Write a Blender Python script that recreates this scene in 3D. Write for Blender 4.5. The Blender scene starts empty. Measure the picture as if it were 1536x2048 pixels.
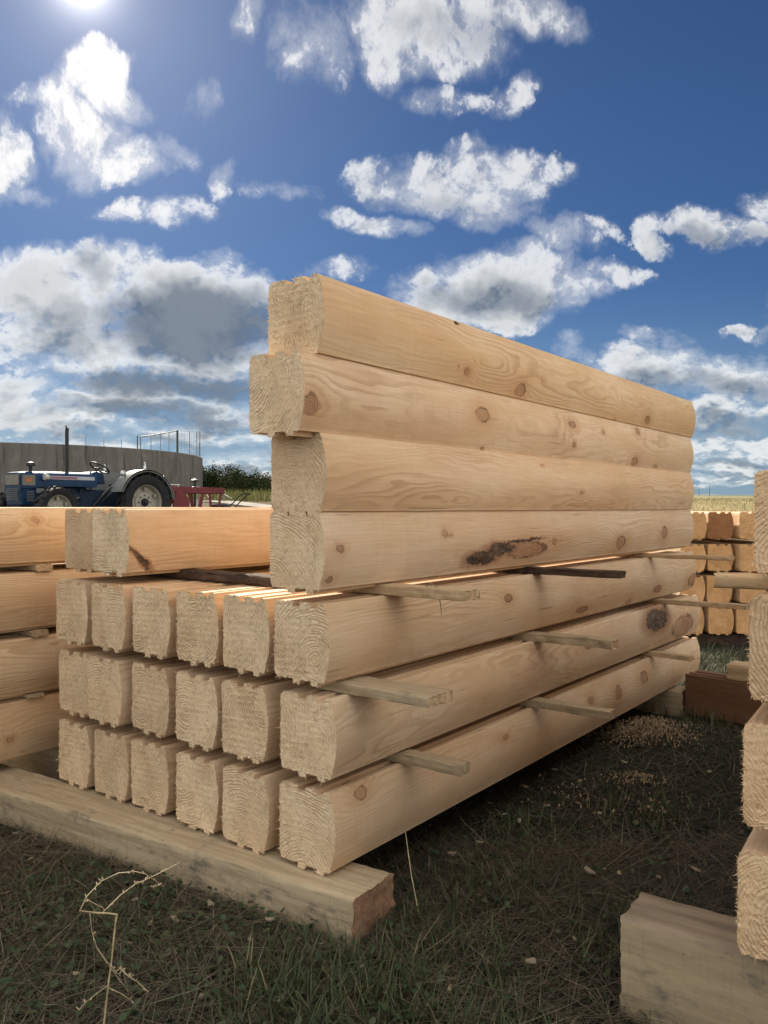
import bpy, math, random
import numpy as np

S = bpy.context.scene
COL = S.collection
R = math.radians
H = 1.15                                  # eye height above the near ground
FPX, CX, HY = 1640.0, 768.0, 1015.0       # focal length, centre and horizon line, in photograph pixels

# ------------------------------------------------------------------ camera
cam = bpy.data.cameras.new("camera")
cam.sensor_fit = 'HORIZONTAL'
cam.sensor_width = 36.0
cam.lens = 36.0 * FPX / 1536.0
cam.clip_start, cam.clip_end = 0.05, 6000.0
cam_o = bpy.data.objects.new("camera", cam)
COL.objects.link(cam_o)
cam_o.location = (0, 0, H)
cam_o.rotation_euler = (R(90) - math.atan((1024 - HY) / FPX), 0, 0)
S.camera = cam_o

# ------------------------------------------------------------------ exposure
S.view_settings.view_transform = 'Standard'
S.view_settings.look = 'None'
S.view_settings.exposure = 0.75
S.view_settings.gamma = 1.0
S.cycles.max_bounces = 8
S.cycles.diffuse_bounces = 5
S.cycles.glossy_bounces = 3
S.cycles.transparent_max_bounces = 8
S.cycles.use_denoising = True

# ------------------------------------------------------------------ sun
SUN_AZ, SUN_EL = R(-20.2), R(31.2)        # left of the view axis, above the horizon
sun_dir = (math.sin(SUN_AZ) * math.cos(SUN_EL), math.cos(SUN_AZ) * math.cos(SUN_EL), math.sin(SUN_EL))
sun = bpy.data.lights.new("sun", 'SUN')
sun.energy = 5.0
sun.angle = R(0.53)
sun.color = (1.0, 0.90, 0.74)
sun_o = bpy.data.objects.new("sun", sun)
COL.objects.link(sun_o)
from mathutils import Vector
sun_o.rotation_euler = Vector(sun_dir).to_track_quat('Z', 'Y').to_euler()


# ------------------------------------------------------------------ node helper
class NT:
    def __init__(self, tree):
        self.t = tree

    def n(self, kind, **props):
        nd = self.t.nodes.new(kind)
        for k, v in props.items():
            setattr(nd, k, v)
        return nd

    def put(self, sock, val):
        if val is None:
            return
        if hasattr(val, 'is_output'):
            self.t.links.new(val, sock)
        else:
            sock.default_value = val

    def m(self, op, a, b=None, c=None, clamp=False):
        nd = self.n('ShaderNodeMath', operation=op, use_clamp=clamp)
        for i, v in enumerate((a, b, c)):
            self.put(nd.inputs[i], v)
        return nd.outputs[0]

    def vm(self, op, a, b=None, out=0, scale=None):
        nd = self.n('ShaderNodeVectorMath', operation=op)
        self.put(nd.inputs[0], a)
        if b is not None:
            self.put(nd.inputs[1], b)
        if scale is not None:
            self.put(nd.inputs['Scale'], scale)
        return nd.outputs['Value'] if out == 'v' else nd.outputs[0]

    def noise(self, vec, scale, detail=4, rough=0.55, lac=2.0, dist=0.0, col=False):
        nd = self.n('ShaderNodeTexNoise', noise_dimensions='3D')
        self.put(nd.inputs['Vector'], vec)
        nd.inputs['Scale'].default_value = scale
        nd.inputs['Detail'].default_value = detail
        nd.inputs['Roughness'].default_value = rough
        nd.inputs['Lacunarity'].default_value = lac
        nd.inputs['Distortion'].default_value = dist
        return nd.outputs['Color'] if col else nd.outputs[0]

    def smooth(self, x, lo, hi, a=0.0, b=1.0):
        nd = self.n('ShaderNodeMapRange', interpolation_type='SMOOTHSTEP')
        self.put(nd.inputs[0], x)
        for i, v in zip((1, 2, 3, 4), (lo, hi, a, b)):
            self.put(nd.inputs[i], v)
        return nd.outputs[0]

    def lin(self, x, lo, hi, a=0.0, b=1.0):
        nd = self.n('ShaderNodeMapRange', interpolation_type='LINEAR')
        self.put(nd.inputs[0], x)
        for i, v in zip((1, 2, 3, 4), (lo, hi, a, b)):
            self.put(nd.inputs[i], v)
        return nd.outputs[0]

    def mix(self, f, a, b, blend='MIX'):
        nd = self.n('ShaderNodeMix', data_type='RGBA', blend_type=blend)
        self.put(nd.inputs[0], f)
        self.put(nd.inputs[6], a if hasattr(a, 'is_output') else (*a, 1.0))
        self.put(nd.inputs[7], b if hasattr(b, 'is_output') else (*b, 1.0))
        return nd.outputs[2]

    def comb(self, x, y, z):
        nd = self.n('ShaderNodeCombineXYZ')
        for i, v in enumerate((x, y, z)):
            self.put(nd.inputs[i], v)
        return nd.outputs[0]

    def sep(self, v):
        nd = self.n('ShaderNodeSeparateXYZ')
        self.put(nd.inputs[0], v)
        return nd.outputs

    def mapping(self, vec, loc=(0, 0, 0), rot=(0, 0, 0), scale=(1, 1, 1), kind='POINT'):
        nd = self.n('ShaderNodeMapping', vector_type=kind)
        self.put(nd.inputs[0], vec)
        nd.inputs[1].default_value = loc
        nd.inputs[2].default_value = rot
        nd.inputs[3].default_value = scale
        return nd.outputs[0]


# ------------------------------------------------------------------ sky
world = bpy.data.worlds.new("World")
S.world = world
world.use_nodes = True
wt = world.node_tree
wt.nodes.clear()
W = NT(wt)
sky = W.n('ShaderNodeTexSky', sky_type='NISHITA', sun_disc=False, sun_elevation=SUN_EL, sun_rotation=SUN_AZ,
          altitude=300.0, air_density=1.0, dust_density=0.3, ozone_density=2.2)
D = W.n('ShaderNodeTexCoord').outputs['Generated']
dx, dy, dz = W.sep(D)
dyc = W.m('MAXIMUM', dy, 0.08)
u = W.m('DIVIDE', dx, dyc)
v = W.m('DIVIDE', dz, dyc)
front = W.smooth(dy, 0.25, 0.5)
# cloud positions are tangents of the sky directions (u to the right of north, v above the horizon)
vl = W.m('MULTIPLY', W.m('LOGARITHM', W.m('MAXIMUM', W.m('ADD', v, 0.13), 0.02), math.e), 0.42)
q = W.comb(u, vl, 0.37)
warp1 = W.vm('SUBTRACT', W.noise(q, 5.0, 3, 0.55, col=True), (0.5, 0.5, 0.5))
warp2 = W.vm('SUBTRACT', W.noise(q, 20.0, 3, 0.65, col=True), (0.5, 0.5, 0.5))
uv = W.comb(u, v, 0.0)
uvw = W.vm('ADD', uv, W.vm('ADD', W.vm('SCALE', warp1, scale=0.085), W.vm('SCALE', warp2, scale=0.045)))
uvw = W.vm('MULTIPLY', uvw, (1, 1, 0))


def blob_field(items, vec):
    """Height above zero inside each ellipse; the ellipses are written as quadratic forms of (u, v)."""
    uu, vv, _ = W.sep(vec)
    acc = None
    for (px, py, rx, ry, rot, amp) in items:
        cx, cy, a, b, t = (px - CX) / FPX, (HY - py) / FPX, rx / FPX, ry / FPX, R(rot)
        ca, sa = math.cos(t), math.sin(t)
        A = (ca / a) ** 2 + (sa / b) ** 2
        B = 2 * ca * sa * (1 / a ** 2 - 1 / b ** 2)
        C = (sa / a) ** 2 + (ca / b) ** 2
        quad = (-amp * A, -amp * B, -amp * C)
        linear = (amp * (2 * A * cx + B * cy), amp * (2 * C * cy + B * cx),
                  amp * (1 - A * cx * cx - B * cx * cy - C * cy * cy))
        first = W.comb(uu, vv, 1.0)
        if acc is not None:                # a vanishing share of the last result keeps the shader's evaluation in order
            nd = W.n('ShaderNodeVectorMath', operation='MULTIPLY_ADD')
            W.put(nd.inputs[0], acc)
            nd.inputs[1].default_value = (1e-9, 1e-9, 0)
            W.put(nd.inputs[2], first)
            first = nd.outputs[0]
        f1 = W.vm('DOT_PRODUCT', first, linear, out='v')
        f2 = W.vm('DOT_PRODUCT', W_QUAD, quad, out='v')
        f = W.m('ADD', f1, f2)
        acc = f if acc is None else W.m('MAXIMUM', acc, f)
    return acc


CLOUDS = [
    (120, 745, 150, 34, 0, .9), (300, 800, 220, 26, 0, .9), (90, 850, 180, 26, 0, .9), (400, 845, 160, 22, 0, .8), (470, 890, 120, 16, 0, .8),
    (500, 700, 90, 60, 0, 1.1), (470, 940, 140, 14, 0, .8),  # photo x, y, half width, half height, tilt, body
    (160, 270, 95, 105, 0, 1.15), (190, 150, 85, 75, 0, 1.2), (255, 300, 105, 55, 0, 1.1), (235, 190, 90, 50, -20, .9),
    (75, 200, 75, 22, 12, .5), (345, 285, 60, 34, -20, .65), (125, 200, 60, 60, 0, .9),
    (0, 335, 60, 100, 0, .9), (60, 392, 65, 26, -15, .62),
    (300, 420, 105, 34, 0, .7), (372, 415, 50, 26, 0, .52), (415, 200, 50, 40, 0, .38), (445, 345, 26, 50, -30, .45),
    (230, 560, 130, 85, 0, 1.5), (75, 575, 150, 85, 0, 1.35), (350, 620, 230, 95, 0, 1.7), (480, 610, 110, 75, 0, 1.2), (150, 640, 130, 60, 0, 1.2), (200, 700, 200, 50, 0, 1.3),
    (440, 545, 60, 50, 20, .6), (400, 665, 230, 95, 0, 1.6), (110, 695, 170, 60, 6, 1.2), (330, 720, 250, 60, 0, 1.2),
    (340, 772, 300, 42, 0, 1.2), (30, 805, 85, 55, 0, 1.0), (200, 825, 240, 40, 0, 1.0), (430, 820, 180, 30, 0, .9),
    (300, 868, 260, 26, 0, .75), (480, 862, 130, 36, 8, .85), (120, 880, 200, 20, 0, .6), (200, 895, 130, 20, 0, .8),
    (480, 915, 150, 30, 0, .9), (0, 640, 70, 26, 0, .7),
    (860, 50, 190, 105, -12, 1.15), (1000, 20, 180, 55, -12, 1.0), (775, 110, 75, 60, 0, .75), (640, 75, 95, 85, 40, .6),
    (612, 108, 44, 44, 0, .62), (520, 20, 45, 70, -20, .5), (915, 105, 105, 42, -15, .7),
    (862, 195, 75, 30, -12, .38), (1022, 188, 26, 62, -42, .5), (950, 214, 40, 20, 0, .35),
    (900, 392, 205, 66, -17, 1.2), (985, 362, 140, 70, -8, 1.1), (770, 446, 105, 26, -12, .85), (690, 416, 44, 26, -25, .5),
    (1095, 362, 42, 40, 0, .6), (950, 298, 70, 28, 0, .5), (560, 362, 75, 22, 5, .45),
    (1005, 574, 195, 74, -6, 1.4), (1075, 560, 140, 76, -10, 1.2), (890, 585, 105, 62, 0, 1.1), (1010, 628, 150, 42, 0, 1.0),
    (1140, 580, 95, 46, 0, 1.0), (1115, 480, 95, 38, -15, .75), (1185, 468, 60, 18, -10, .4), (1235, 555, 80, 32, 0, .65),
    (1455, 445, 105, 40, -10, .85), (1525, 402, 50, 36, -25, .6), (1325, 487, 44, 24, -20, .55), (1310, 440, 40, 24, 0, .5),
    (1310, 742, 135, 56, 0, 1.25), (1470, 765, 130, 56, 0, 1.15), (1440, 835, 150, 34, 0, .8), (1160, 702, 52, 32, -20, .6),
    (1310, 682, 70, 24, -12, .65), (1475, 668, 50, 18, -10, .6), (1530, 672, 30, 20, 0, .6), (1520, 715, 40, 16, 0, .4),
    (1460, 880, 180, 22, 0, .8), (1440, 930, 220, 26, 0, .85), (1450, 905, 160, 12, 0, .6), (1430, 963, 220, 14, 0, .7),
    (650, 790, 180, 40, 0, .8), (1720, 600, 200, 90, 0, 1.2), (1900, 300, 240, 120, 0, 1.2), (-300, 500, 320, 160, 0, 1.2),
    (660, 540, 80, 26, 0, .4), (-350, 150, 300, 160, 0, 1.0), (500, -200, 240, 120, 0, 1.0), (1300, -260, 320, 140, 0, 1.1),
]
wu, wv, _ = W.sep(uvw)
W_QUAD = W.comb(W.m('MULTIPLY', wu, wu), W.m('MULTIPLY', wu, wv), W.m('MULTIPLY', wv, wv))
body = W.m('MAXIMUM', blob_field(CLOUDS, uvw), -1.0)
fbm = W.noise(W.vm('ADD', q, W.vm('SCALE', warp1, scale=0.06)), 11.0, 8, 0.66, 2.1)
low = W.noise(W.comb(W.m('MULTIPLY', u, 5.5), W.m('MULTIPLY', v, 34.0), 1.7), 1.0, 4, 0.6)
lowband = W.m('MULTIPLY_ADD', W.m('MULTIPLY', W.smooth(low, 0.40, 0.66), W.smooth(v, 0.21, 0.07)), 1.9, -0.9)
tosun = W.vm('NORMALIZE', W.vm('SUBTRACT', (math.tan(SUN_AZ), math.tan(SUN_EL) / math.cos(SUN_AZ), 0.0), uv))
SUNQ = W.vm('MULTIPLY', tosun, (0.016, 0.022, 0.0))
fb = W.m('SUBTRACT', fbm, 0.5)
relief = W.m('SUBTRACT', fbm, W.noise(W.vm('ADD', W.vm('ADD', q, W.vm('SCALE', warp1, scale=0.06)), SUNQ), 11.0, 4, 0.6, 2.1))
dens = W.m('MULTIPLY_ADD', fb, 5.2, W.m('MAXIMUM', body, lowband))
thick = W.m('MAXIMUM', W.m('ADD', dens, -0.30), 0.0)
veil = W.smooth(W.m('MULTIPLY_ADD', fb, 2.6, W.m('MAXIMUM', body, lowband)), -0.15, 1.0, 0.0, 0.40)
alpha = W.m('SUBTRACT', 1.0, W.m('EXPONENT', W.m('MULTIPLY', W.m('POWER', thick, 1.2), -2.3)))
alpha = W.m('MAXIMUM', alpha, veil)
# undersides turned away from the sun
GREY = [(395, 655, 240, 85, 0, 1.5), (350, 772, 300, 36, 0, 1.4), (110, 700, 85, 34, 8, .6), (330, 830, 280, 26, 0, 1.0),
        (200, 540, 36, 44, 0, .4), (130, 645, 60, 26, 0, .3), (1000, 588, 170, 34, -5, .75),
        (1330, 768, 110, 26, 0, .8), (1480, 788, 120, 28, 0, .8), (890, 420, 130, 22, -14, .35), (950, 70, 130, 40, -15, .3),
        (1450, 464, 90, 20, 0, .5), (1450, 850, 150, 16, 0, .8), (300, 880, 240, 16, 0, .8), (480, 884, 120, 16, 0, .7),
        (1450, 918, 200, 9, 0, .8), (1450, 950, 200, 7, 0, .7), (480, 930, 140, 10, 0, .8)]
shade = W.smooth(W.m('MULTIPLY_ADD', fb, 2.3, blob_field(GREY, uvw)), -0.55, 1.35)
inner = W.smooth(W.m('MULTIPLY_ADD', fb, -1.6, thick), 0.7, 2.2, 0.0, 0.26)
shade = W.m('ADD', W.m('MAXIMUM', shade, inner), W.smooth(relief, 0.02, -0.15, 0.0, 0.42), clamp=True)
sd = W.vm('DOT_PRODUCT', D, sun_dir, out='v')
near_sun = W.smooth(sd, 0.955, 0.995)
rimlight = W.smooth(thick, 1.1, 0.25)
lit = W.mix(rimlight, (0.44, 0.45, 0.455), (0.70, 0.69, 0.66))
lit = W.mix(near_sun, lit, (0.72, 0.70, 0.66))
ccol = W.mix(W.m('MULTIPLY', shade, W.m('MULTIPLY_ADD', near_sun, -0.75, 1.0)), lit, W.mix(W.smooth(fbm, .40, .60), (0.075, 0.098, 0.132), (0.125, 0.150, 0.185)))
# clear sky: the Nishita sky, a little deeper
sky_s = W.vm('MULTIPLY', sky.outputs[0], (0.0135, 0.0205, 0.0305))
sky_s = W.mix(W.smooth(v, 0.0, 0.30, 0.6, 0.0), sky_s, (0.17, 0.25, 0.335))
c1 = W.mix(alpha, sky_s, ccol)
# aureole round the sun
ang = W.m('ARCCOSINE', W.m('MINIMUM', sd, 1.0))
g1 = W.m('MULTIPLY', W.m('EXPONENT', W.m('MULTIPLY', ang, -75.0)), 2.6)
g2 = W.m('MULTIPLY', W.m('EXPONENT', W.m('MULTIPLY', ang, -9.5)), 0.17)
glow = W.vm('ADD', W.vm('SCALE', W.comb(1.0, 0.95, 0.88), scale=g1), W.vm('SCALE', W.comb(1.0, 0.86, 0.84), scale=g2))
bg_front = W.n('ShaderNodeBackground')
W.put(bg_front.inputs[0], W.vm('ADD', c1, glow))
# unseen rest of the sky: bright clouds added to light the shaded log faces
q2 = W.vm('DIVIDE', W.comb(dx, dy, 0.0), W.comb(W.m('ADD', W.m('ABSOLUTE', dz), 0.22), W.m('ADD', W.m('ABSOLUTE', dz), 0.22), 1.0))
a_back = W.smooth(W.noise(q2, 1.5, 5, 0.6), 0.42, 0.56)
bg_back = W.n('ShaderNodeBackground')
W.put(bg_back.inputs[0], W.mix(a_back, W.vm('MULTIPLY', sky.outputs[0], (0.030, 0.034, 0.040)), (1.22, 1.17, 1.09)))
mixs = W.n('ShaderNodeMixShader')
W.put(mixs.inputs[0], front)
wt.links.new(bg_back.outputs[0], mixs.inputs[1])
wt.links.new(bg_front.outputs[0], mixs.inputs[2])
wo = W.n('ShaderNodeOutputWorld')
wt.links.new(mixs.outputs[0], wo.inputs[0])
world.cycles.sampling_method = 'MANUAL'
world.cycles.sample_map_resolution = 512


# ------------------------------------------------------------------ object helpers
def tag(o, label=None, cat=None, group=None, kind=None):
    for k, val in (('label', label), ('category', cat), ('group', group), ('kind', kind)):
        if val:
            o[k] = val
    return o


def empty(name, loc=(0, 0, 0), rz=0.0):
    o = bpy.data.objects.new(name, None)
    COL.objects.link(o)
    o.location, o.rotation_euler = loc, (0, 0, rz)
    o.empty_display_size = 0.1
    return o


def link(name, me, parent=None, mats=()):
    for m_ in mats:
        me.materials.append(m_)
    o = bpy.data.objects.new(name, me)
    COL.objects.link(o)
    if parent is not None:
        o.parent = parent
    return o


def copy_thing(o, loc=None, rz=None, label=None):
    c = o.copy()
    COL.objects.link(c)
    if loc is not None:
        c.location = loc
    if rz is not None:
        c.rotation_euler = (0, 0, rz)
    if label:
        c['label'] = label
    for ch in list(o.children):
        d = ch.copy()
        COL.objects.link(d)
        d.parent = c
        for g in list(ch.children):
            e = g.copy()
            COL.objects.link(e)
            e.parent = d
    return c


class MB:
    """Collects shapes for one mesh."""
    def __init__(self):
        self.v, self.f, self.mi = [], [], []

    def add(self, verts, faces, mi=0):
        o = len(self.v)
        self.v += [tuple(p) for p in verts]
        self.f += [tuple(i + o for i in f) for f in faces]
        self.mi += [mi] * len(faces)

    def box(self, c, s, rot=None, mi=0, taper=1.0, bev=0.0):
        hx, hy, hz = s[0] / 2, s[1] / 2, s[2] / 2
        b = min(bev, hx * .6, hy * .6, hz * .6)
        pts, fcs = [], []
        if b <= 0:
            for z in (-1, 1):
                k = taper if z > 0 else 1
                for (x, y) in ((-1, -1), (1, -1), (1, 1), (-1, 1)):
                    pts.append((x * hx * k, y * hy * k, z * hz))
            fcs = [(3, 2, 1, 0), (4, 5, 6, 7), (0, 1, 5, 4), (1, 2, 6, 5), (2, 3, 7, 6), (3, 0, 4, 7)]
        else:
            rings = [(-hz, b), (-hz + b, 0), (hz - b, 0), (hz, b)]
            for z, ins in rings:
                k = taper if z > 0 else 1
                ax, ay = hx * k, hy * k
                i = ins
                for (x, y) in ((-ax + b, -ay + i), (ax - b, -ay + i), (ax - i, -ay + b), (ax - i, ay - b),
                               (ax - b, ay - i), (-ax + b, ay - i), (-ax + i, ay - b), (-ax + i, -ay + b)):
                    pts.append((x, y, z))
            for r in range(3):
                for k in range(8):
                    a0, a1 = r * 8 + k, r * 8 + (k + 1) % 8
                    fcs.append((a0, a1, a1 + 8, a0 + 8))
            fcs.append(tuple(range(7, -1, -1)))
            fcs.append(tuple(range(24, 32)))
        if rot is not None:
            pts = [tuple(rot @ Vector(p)) for p in pts]
        self.add([(p[0] + c[0], p[1] + c[1], p[2] + c[2]) for p in pts], fcs, mi)
        return self

    def tube(self, path, rad, n=8, mi=0, cap=True):
        path = [Vector(p) for p in path]
        rads = rad if hasattr(rad, '__len__') else [rad] * len(path)
        up = Vector((0, 0, 1))
        verts, faces = [], []
        for i, p in enumerate(path):
            d = (path[min(i + 1, len(path) - 1)] - path[max(i - 1, 0)]).normalized()
            a = d.cross(up if abs(d.z) < .95 else Vector((1, 0, 0))).normalized()
            b = a.cross(d).normalized()
            for k in range(n):
                t = 2 * math.pi * k / n
                verts.append(p + (a * math.cos(t) + b * math.sin(t)) * rads[i])
        for i in range(len(path) - 1):
            for k in range(n):
                faces.append((i * n + k, i * n + (k + 1) % n, (i + 1) * n + (k + 1) % n, (i + 1) * n + k))
        if cap:
            faces.append(tuple(range(n - 1, -1, -1)))
            faces.append(tuple(range((len(path) - 1) * n, len(path) * n)))
        self.add(verts, faces, mi)
        return self

    def lathe(self, prof, c, axis=(0, 0, 1), n=24, mi=0, ang=(0, 360)):
        """prof: (radius, height along axis) pairs."""
        ax = Vector(axis).normalized()
        a = ax.cross(Vector((0, 0, 1)) if abs(ax.z) < .9 else Vector((1, 0, 0))).normalized()
        b = ax.cross(a)
        full = abs(ang[1] - ang[0]) >= 359.9
        m_ = n if full else n + 1
        verts, faces = [], []
        for r, h in prof:
            for k in range(m_):
                t = R(ang[0] + (ang[1] - ang[0]) * k / n)
                p = Vector(c) + ax * h + (a * math.cos(t) + b * math.sin(t)) * r
                verts.append(p)
        for i in range(len(prof) - 1):
            for k in range(n):
                k2 = (k + 1) % m_
                faces.append((i * m_ + k, i * m_ + k2, (i + 1) * m_ + k2, (i + 1) * m_ + k))
        self.add(verts, faces, mi)
        return self

    def prism(self, outline, y0, y1, mi=0, plane='xz'):
        """Outline in the x-z plane pushed from y0 to y1."""
        n = len(outline)
        vs = [(x, y0, z) for x, z in outline] + [(x, y1, z) for x, z in outline]
        fs = [tuple(range(n)), tuple(range(2 * n - 1, n - 1, -1))]
        fs += [(i, i + n, (i + 1) % n + n, (i + 1) % n) for i in range(n)]
        self.add(vs, fs, mi)
        return self

    def mesh(self, name, smooth=None):
        me = bpy.data.meshes.new(name)
        me.from_pydata(self.v, [], self.f)
        if any(self.mi):
            me.polygons.foreach_set('material_index', self.mi)
        me.validate()
        bm_fix(me)
        if smooth:
            me.polygons.foreach_set('use_smooth', [True] * len(me.polygons))
            me.set_sharp_from_angle(angle=R(smooth))
        return me

    def build(self, name, mats, parent=None, smooth=None):
        return link(name, self.mesh(name, smooth), parent, mats if isinstance(mats, (list, tuple)) else [mats])


def bm_fix(me):
    import bmesh
    b = bmesh.new()
    b.from_mesh(me)
    bmesh.ops.recalc_face_normals(b, faces=b.faces)
    b.to_mesh(me)
    b.free()


def raw_mesh(name, verts, tris, smooth=False, mi=None):
    """Triangles from numpy arrays."""
    me = bpy.data.meshes.new(name)
    verts = np.asarray(verts, np.float32)
    tris = np.asarray(tris, np.int32)
    me.vertices.add(len(verts))
    me.vertices.foreach_set('co', verts.ravel())
    me.loops.add(tris.size)
    me.loops.foreach_set('vertex_index', tris.ravel())
    me.polygons.add(len(tris))
    k = tris.shape[1]
    me.polygons.foreach_set('loop_start', np.arange(0, tris.size, k, dtype=np.int32))
    me.polygons.foreach_set('loop_total', np.full(len(tris), k, np.int32))
    if mi is not None:
        me.polygons.foreach_set('material_index', np.asarray(mi, np.int32))
    me.update(calc_edges=True)
    if smooth:
        me.polygons.foreach_set('use_smooth', np.ones(len(tris), bool))
    return me


# ------------------------------------------------------------------ materials
def new_mat(name):
    m_ = bpy.data.materials.new(name)
    m_.use_nodes = True
    t = m_.node_tree
    t.nodes.clear()
    N = NT(t)
    bs = N.n('ShaderNodeBsdfPrincipled')
    out = N.n('ShaderNodeOutputMaterial')
    t.links.new(bs.outputs[0], out.inputs[0])
    return m_, N, bs


def bump(N, bs, h, strength=0.5, dist=0.004):
    b = N.n('ShaderNodeBump')
    b.inputs['Strength'].default_value = strength
    b.inputs['Distance'].default_value = dist
    N.put(b.inputs['Height'], h)
    N.t.links.new(b.outputs[0], bs.inputs['Normal'])


def paint(name, col, rough=0.45, metal=0.0, var=0.12, scale=6.0, dirt=None, coat=0.0):
    m_, N, bs = new_mat(name)
    tc = N.n('ShaderNodeTexCoord').outputs['Object']
    nz = N.noise(tc, scale, 6, .6)
    base = N.mix(N.smooth(nz, .35, .7), tuple(c * (1 - var) for c in col), tuple(min(1, c * (1 + var)) for c in col))
    if dirt:
        base = N.mix(N.smooth(N.noise(tc, scale * 2.3, 7, .7), .52, .72, 0, .75), base, dirt)
    N.put(bs.inputs['Base Color'], base)
    N.put(bs.inputs['Roughness'], N.lin(N.noise(tc, scale * 3, 4), .3, .7, rough * .8, min(1, rough * 1.25)))
    bs.inputs['Metallic'].default_value = metal
    bs.inputs['Coat Weight'].default_value = coat
    return m_


def obj_attr(N, name, out='Fac'):
    return N.n('ShaderNodeAttribute', attribute_type='OBJECT', attribute_name=name).outputs[out]


def pine_side(name, knots=(), barks=(), dirt=0.0):
    """Planed pine: growth rings cut by the face, knots the grain flows round, bark-edged defects.
    knots: (x, z, rx, rz, tilt, tone); barks: (x, z, rx, rz, tilt)."""
    m_, N, bs = new_mat(name)
    P = N.n('ShaderNodeTexCoord').outputs['Object']
    px, py, pz = N.sep(P)
    seed = obj_attr(N, 'seed')
    Ps = N.vm('ADD', P, N.comb(seed, N.m('MULTIPLY', seed, 1.7), N.m('MULTIPLY', seed, 0.6)))
    slow = N.vm('SUBTRACT', N.noise(N.vm('MULTIPLY', Ps, (1.1, 4.5, 4.5)), 1.0, 3, .5, col=True), (.5, .5, .5))
    wob = N.vm('SUBTRACT', N.noise(N.vm('MULTIPLY', Ps, (5., 22., 22.)), 1.0, 3, .5, col=True), (.5, .5, .5))
    sx, sy, sz = N.sep(N.vm('ADD', N.vm('SCALE', slow, scale=.13), N.vm('SCALE', wob, scale=.008)))
    flat = N.comb(px, 0.0, pz)
    wk = N.vm('SUBTRACT', N.noise(Ps, 38.0, 3, .6, col=True), (.5, .5, .5))
    flat = N.vm('ADD', flat, N.vm('MULTIPLY', wk, (.026, 0, .022)))
    dmin, tone = None, None
    for (kx, kz, rx, rz, rot, tn) in knots:
        mp = N.mapping(flat, loc=(kx, 0, kz), rot=(0, R(-rot), 0), scale=(rx, 1, rz), kind='TEXTURE')
        d = N.m('MULTIPLY', N.vm('LENGTH', mp, out='v'), tn)
        dmin = d if dmin is None else N.m('MINIMUM', dmin, d)
    if dmin is None:
        dmin = N.m('ADD', N.m('MULTIPLY', px, 0.0), 50.0)
    flow = N.m('EXPONENT', N.m('MULTIPLY', N.m('POWER', dmin, 1.2), -0.42))
    yy = N.m('ADD', N.m('SUBTRACT', py, obj_attr(N, 'pith_y')), sy)
    zz = N.m('ADD', N.m('SUBTRACT', pz, obj_attr(N, 'pith_z')), sz)
    rad = N.m('SQRT', N.m('ADD', N.m('MULTIPLY', yy, yy), N.m('MULTIPLY', zz, zz)))
    rad = N.m('MULTIPLY_ADD', flow, 0.034, rad)
    ringn = N.noise(N.comb(rad, 0.0, seed), 30.0, 2, .5)
    ph = N.m('MULTIPLY_ADD', rad, 105.0, N.m('MULTIPLY', ringn, 2.6))
    fr = N.m('FRACT', ph)
    late = N.m('MULTIPLY', N.smooth(fr, .30, .86), N.smooth(fr, .99, .90))
    broad = N.noise(N.vm('MULTIPLY', Ps, (1.5, 6, 6)), 1.0, 4, .6)
    ringamt = N.smooth(N.noise(N.vm('MULTIPLY', Ps, (1.3, 7, 7)), 1.0, 2, .5), .38, .68, .08, .58)
    base = N.mix(N.smooth(broad, .3, .7), (.79, .62, .43), (.685, .475, .28))
    base = N.mix(N.m('MULTIPLY', N.smooth(N.noise(N.vm('MULTIPLY', Ps, (2.2, 9, 9)), 1.0, 2), .52, .72), .5), base, (.65, .425, .28))
    col = N.mix(N.m('MULTIPLY', late, ringamt), base, (.44, .265, .135))
    fine = N.noise(N.vm('MULTIPLY', Ps, (6., 260., 260.)), 1.0, 3, .7)
    col = N.mix(N.lin(fine, .35, .68, .0, .34), col, (.44, .275, .135))
    chk = N.smooth(N.noise(N.vm('MULTIPLY', Ps, (2.4, 95., 95.)), 1.0, 2, .5), .70, .74)
    col = N.mix(N.m('MULTIPLY', chk, .55), col, (.20, .12, .07))
    # planer chatter across the face and a little handling dirt
    chat = N.noise(N.vm('MULTIPLY', Ps, (95., 1.2, 2.0)), 1.0, 2, .5)
    col = N.mix(N.lin(chat, .3, .7, .0, .085), col, (.30, .2, .12))
    grime = N.smooth(N.noise(N.vm('MULTIPLY', Ps, (2.2, 5, 5)), 1.0, 7, .72), .54, .74, 0.0, .34 + dirt)
    col = N.mix(grime, col, (.30, .215, .15))
    # resin halo, knot wood, dark knot rim
    col = N.mix(N.smooth(dmin, 3.4, .9, 0, .36), col, (.47, .235, .095))
    kr = N.m('FRACT', N.m('MULTIPLY_ADD', N.noise(Ps, 60, 3), 1.2, N.m('MULTIPLY', dmin, 4.0)))
    kcol = N.mix(N.smooth(kr, .4, .9), (.39, .205, .11), (.21, .10, .05))
    kmask = N.m('MULTIPLY', N.smooth(dmin, 1.12, .84), N.lin(N.noise(Ps, 7.0, 2), .35, .65, .42, .85))
    col = N.mix(kmask, col, kcol)
    rim = N.m('MULTIPLY', N.smooth(dmin, .70, .94), N.smooth(dmin, 1.16, 1.0))
    col = N.mix(N.m('MULTIPLY', rim, N.smooth(N.noise(Ps, 25, 2), .36, .66, .0, .75)), col, (.075, .04, .025))
    hgt = N.m('ADD', N.m('MULTIPLY', fine, .22), N.m('ADD', N.m('MULTIPLY', chat, .2), N.m('MULTIPLY', late, .06)))
    bmin = None
    bflat = N.vm('ADD', flat, N.vm('MULTIPLY', N.vm('SUBTRACT', N.noise(Ps, 15.0, 3, .55, col=True), (.5, .5, .5)), (.055, 0, .035)))
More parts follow.
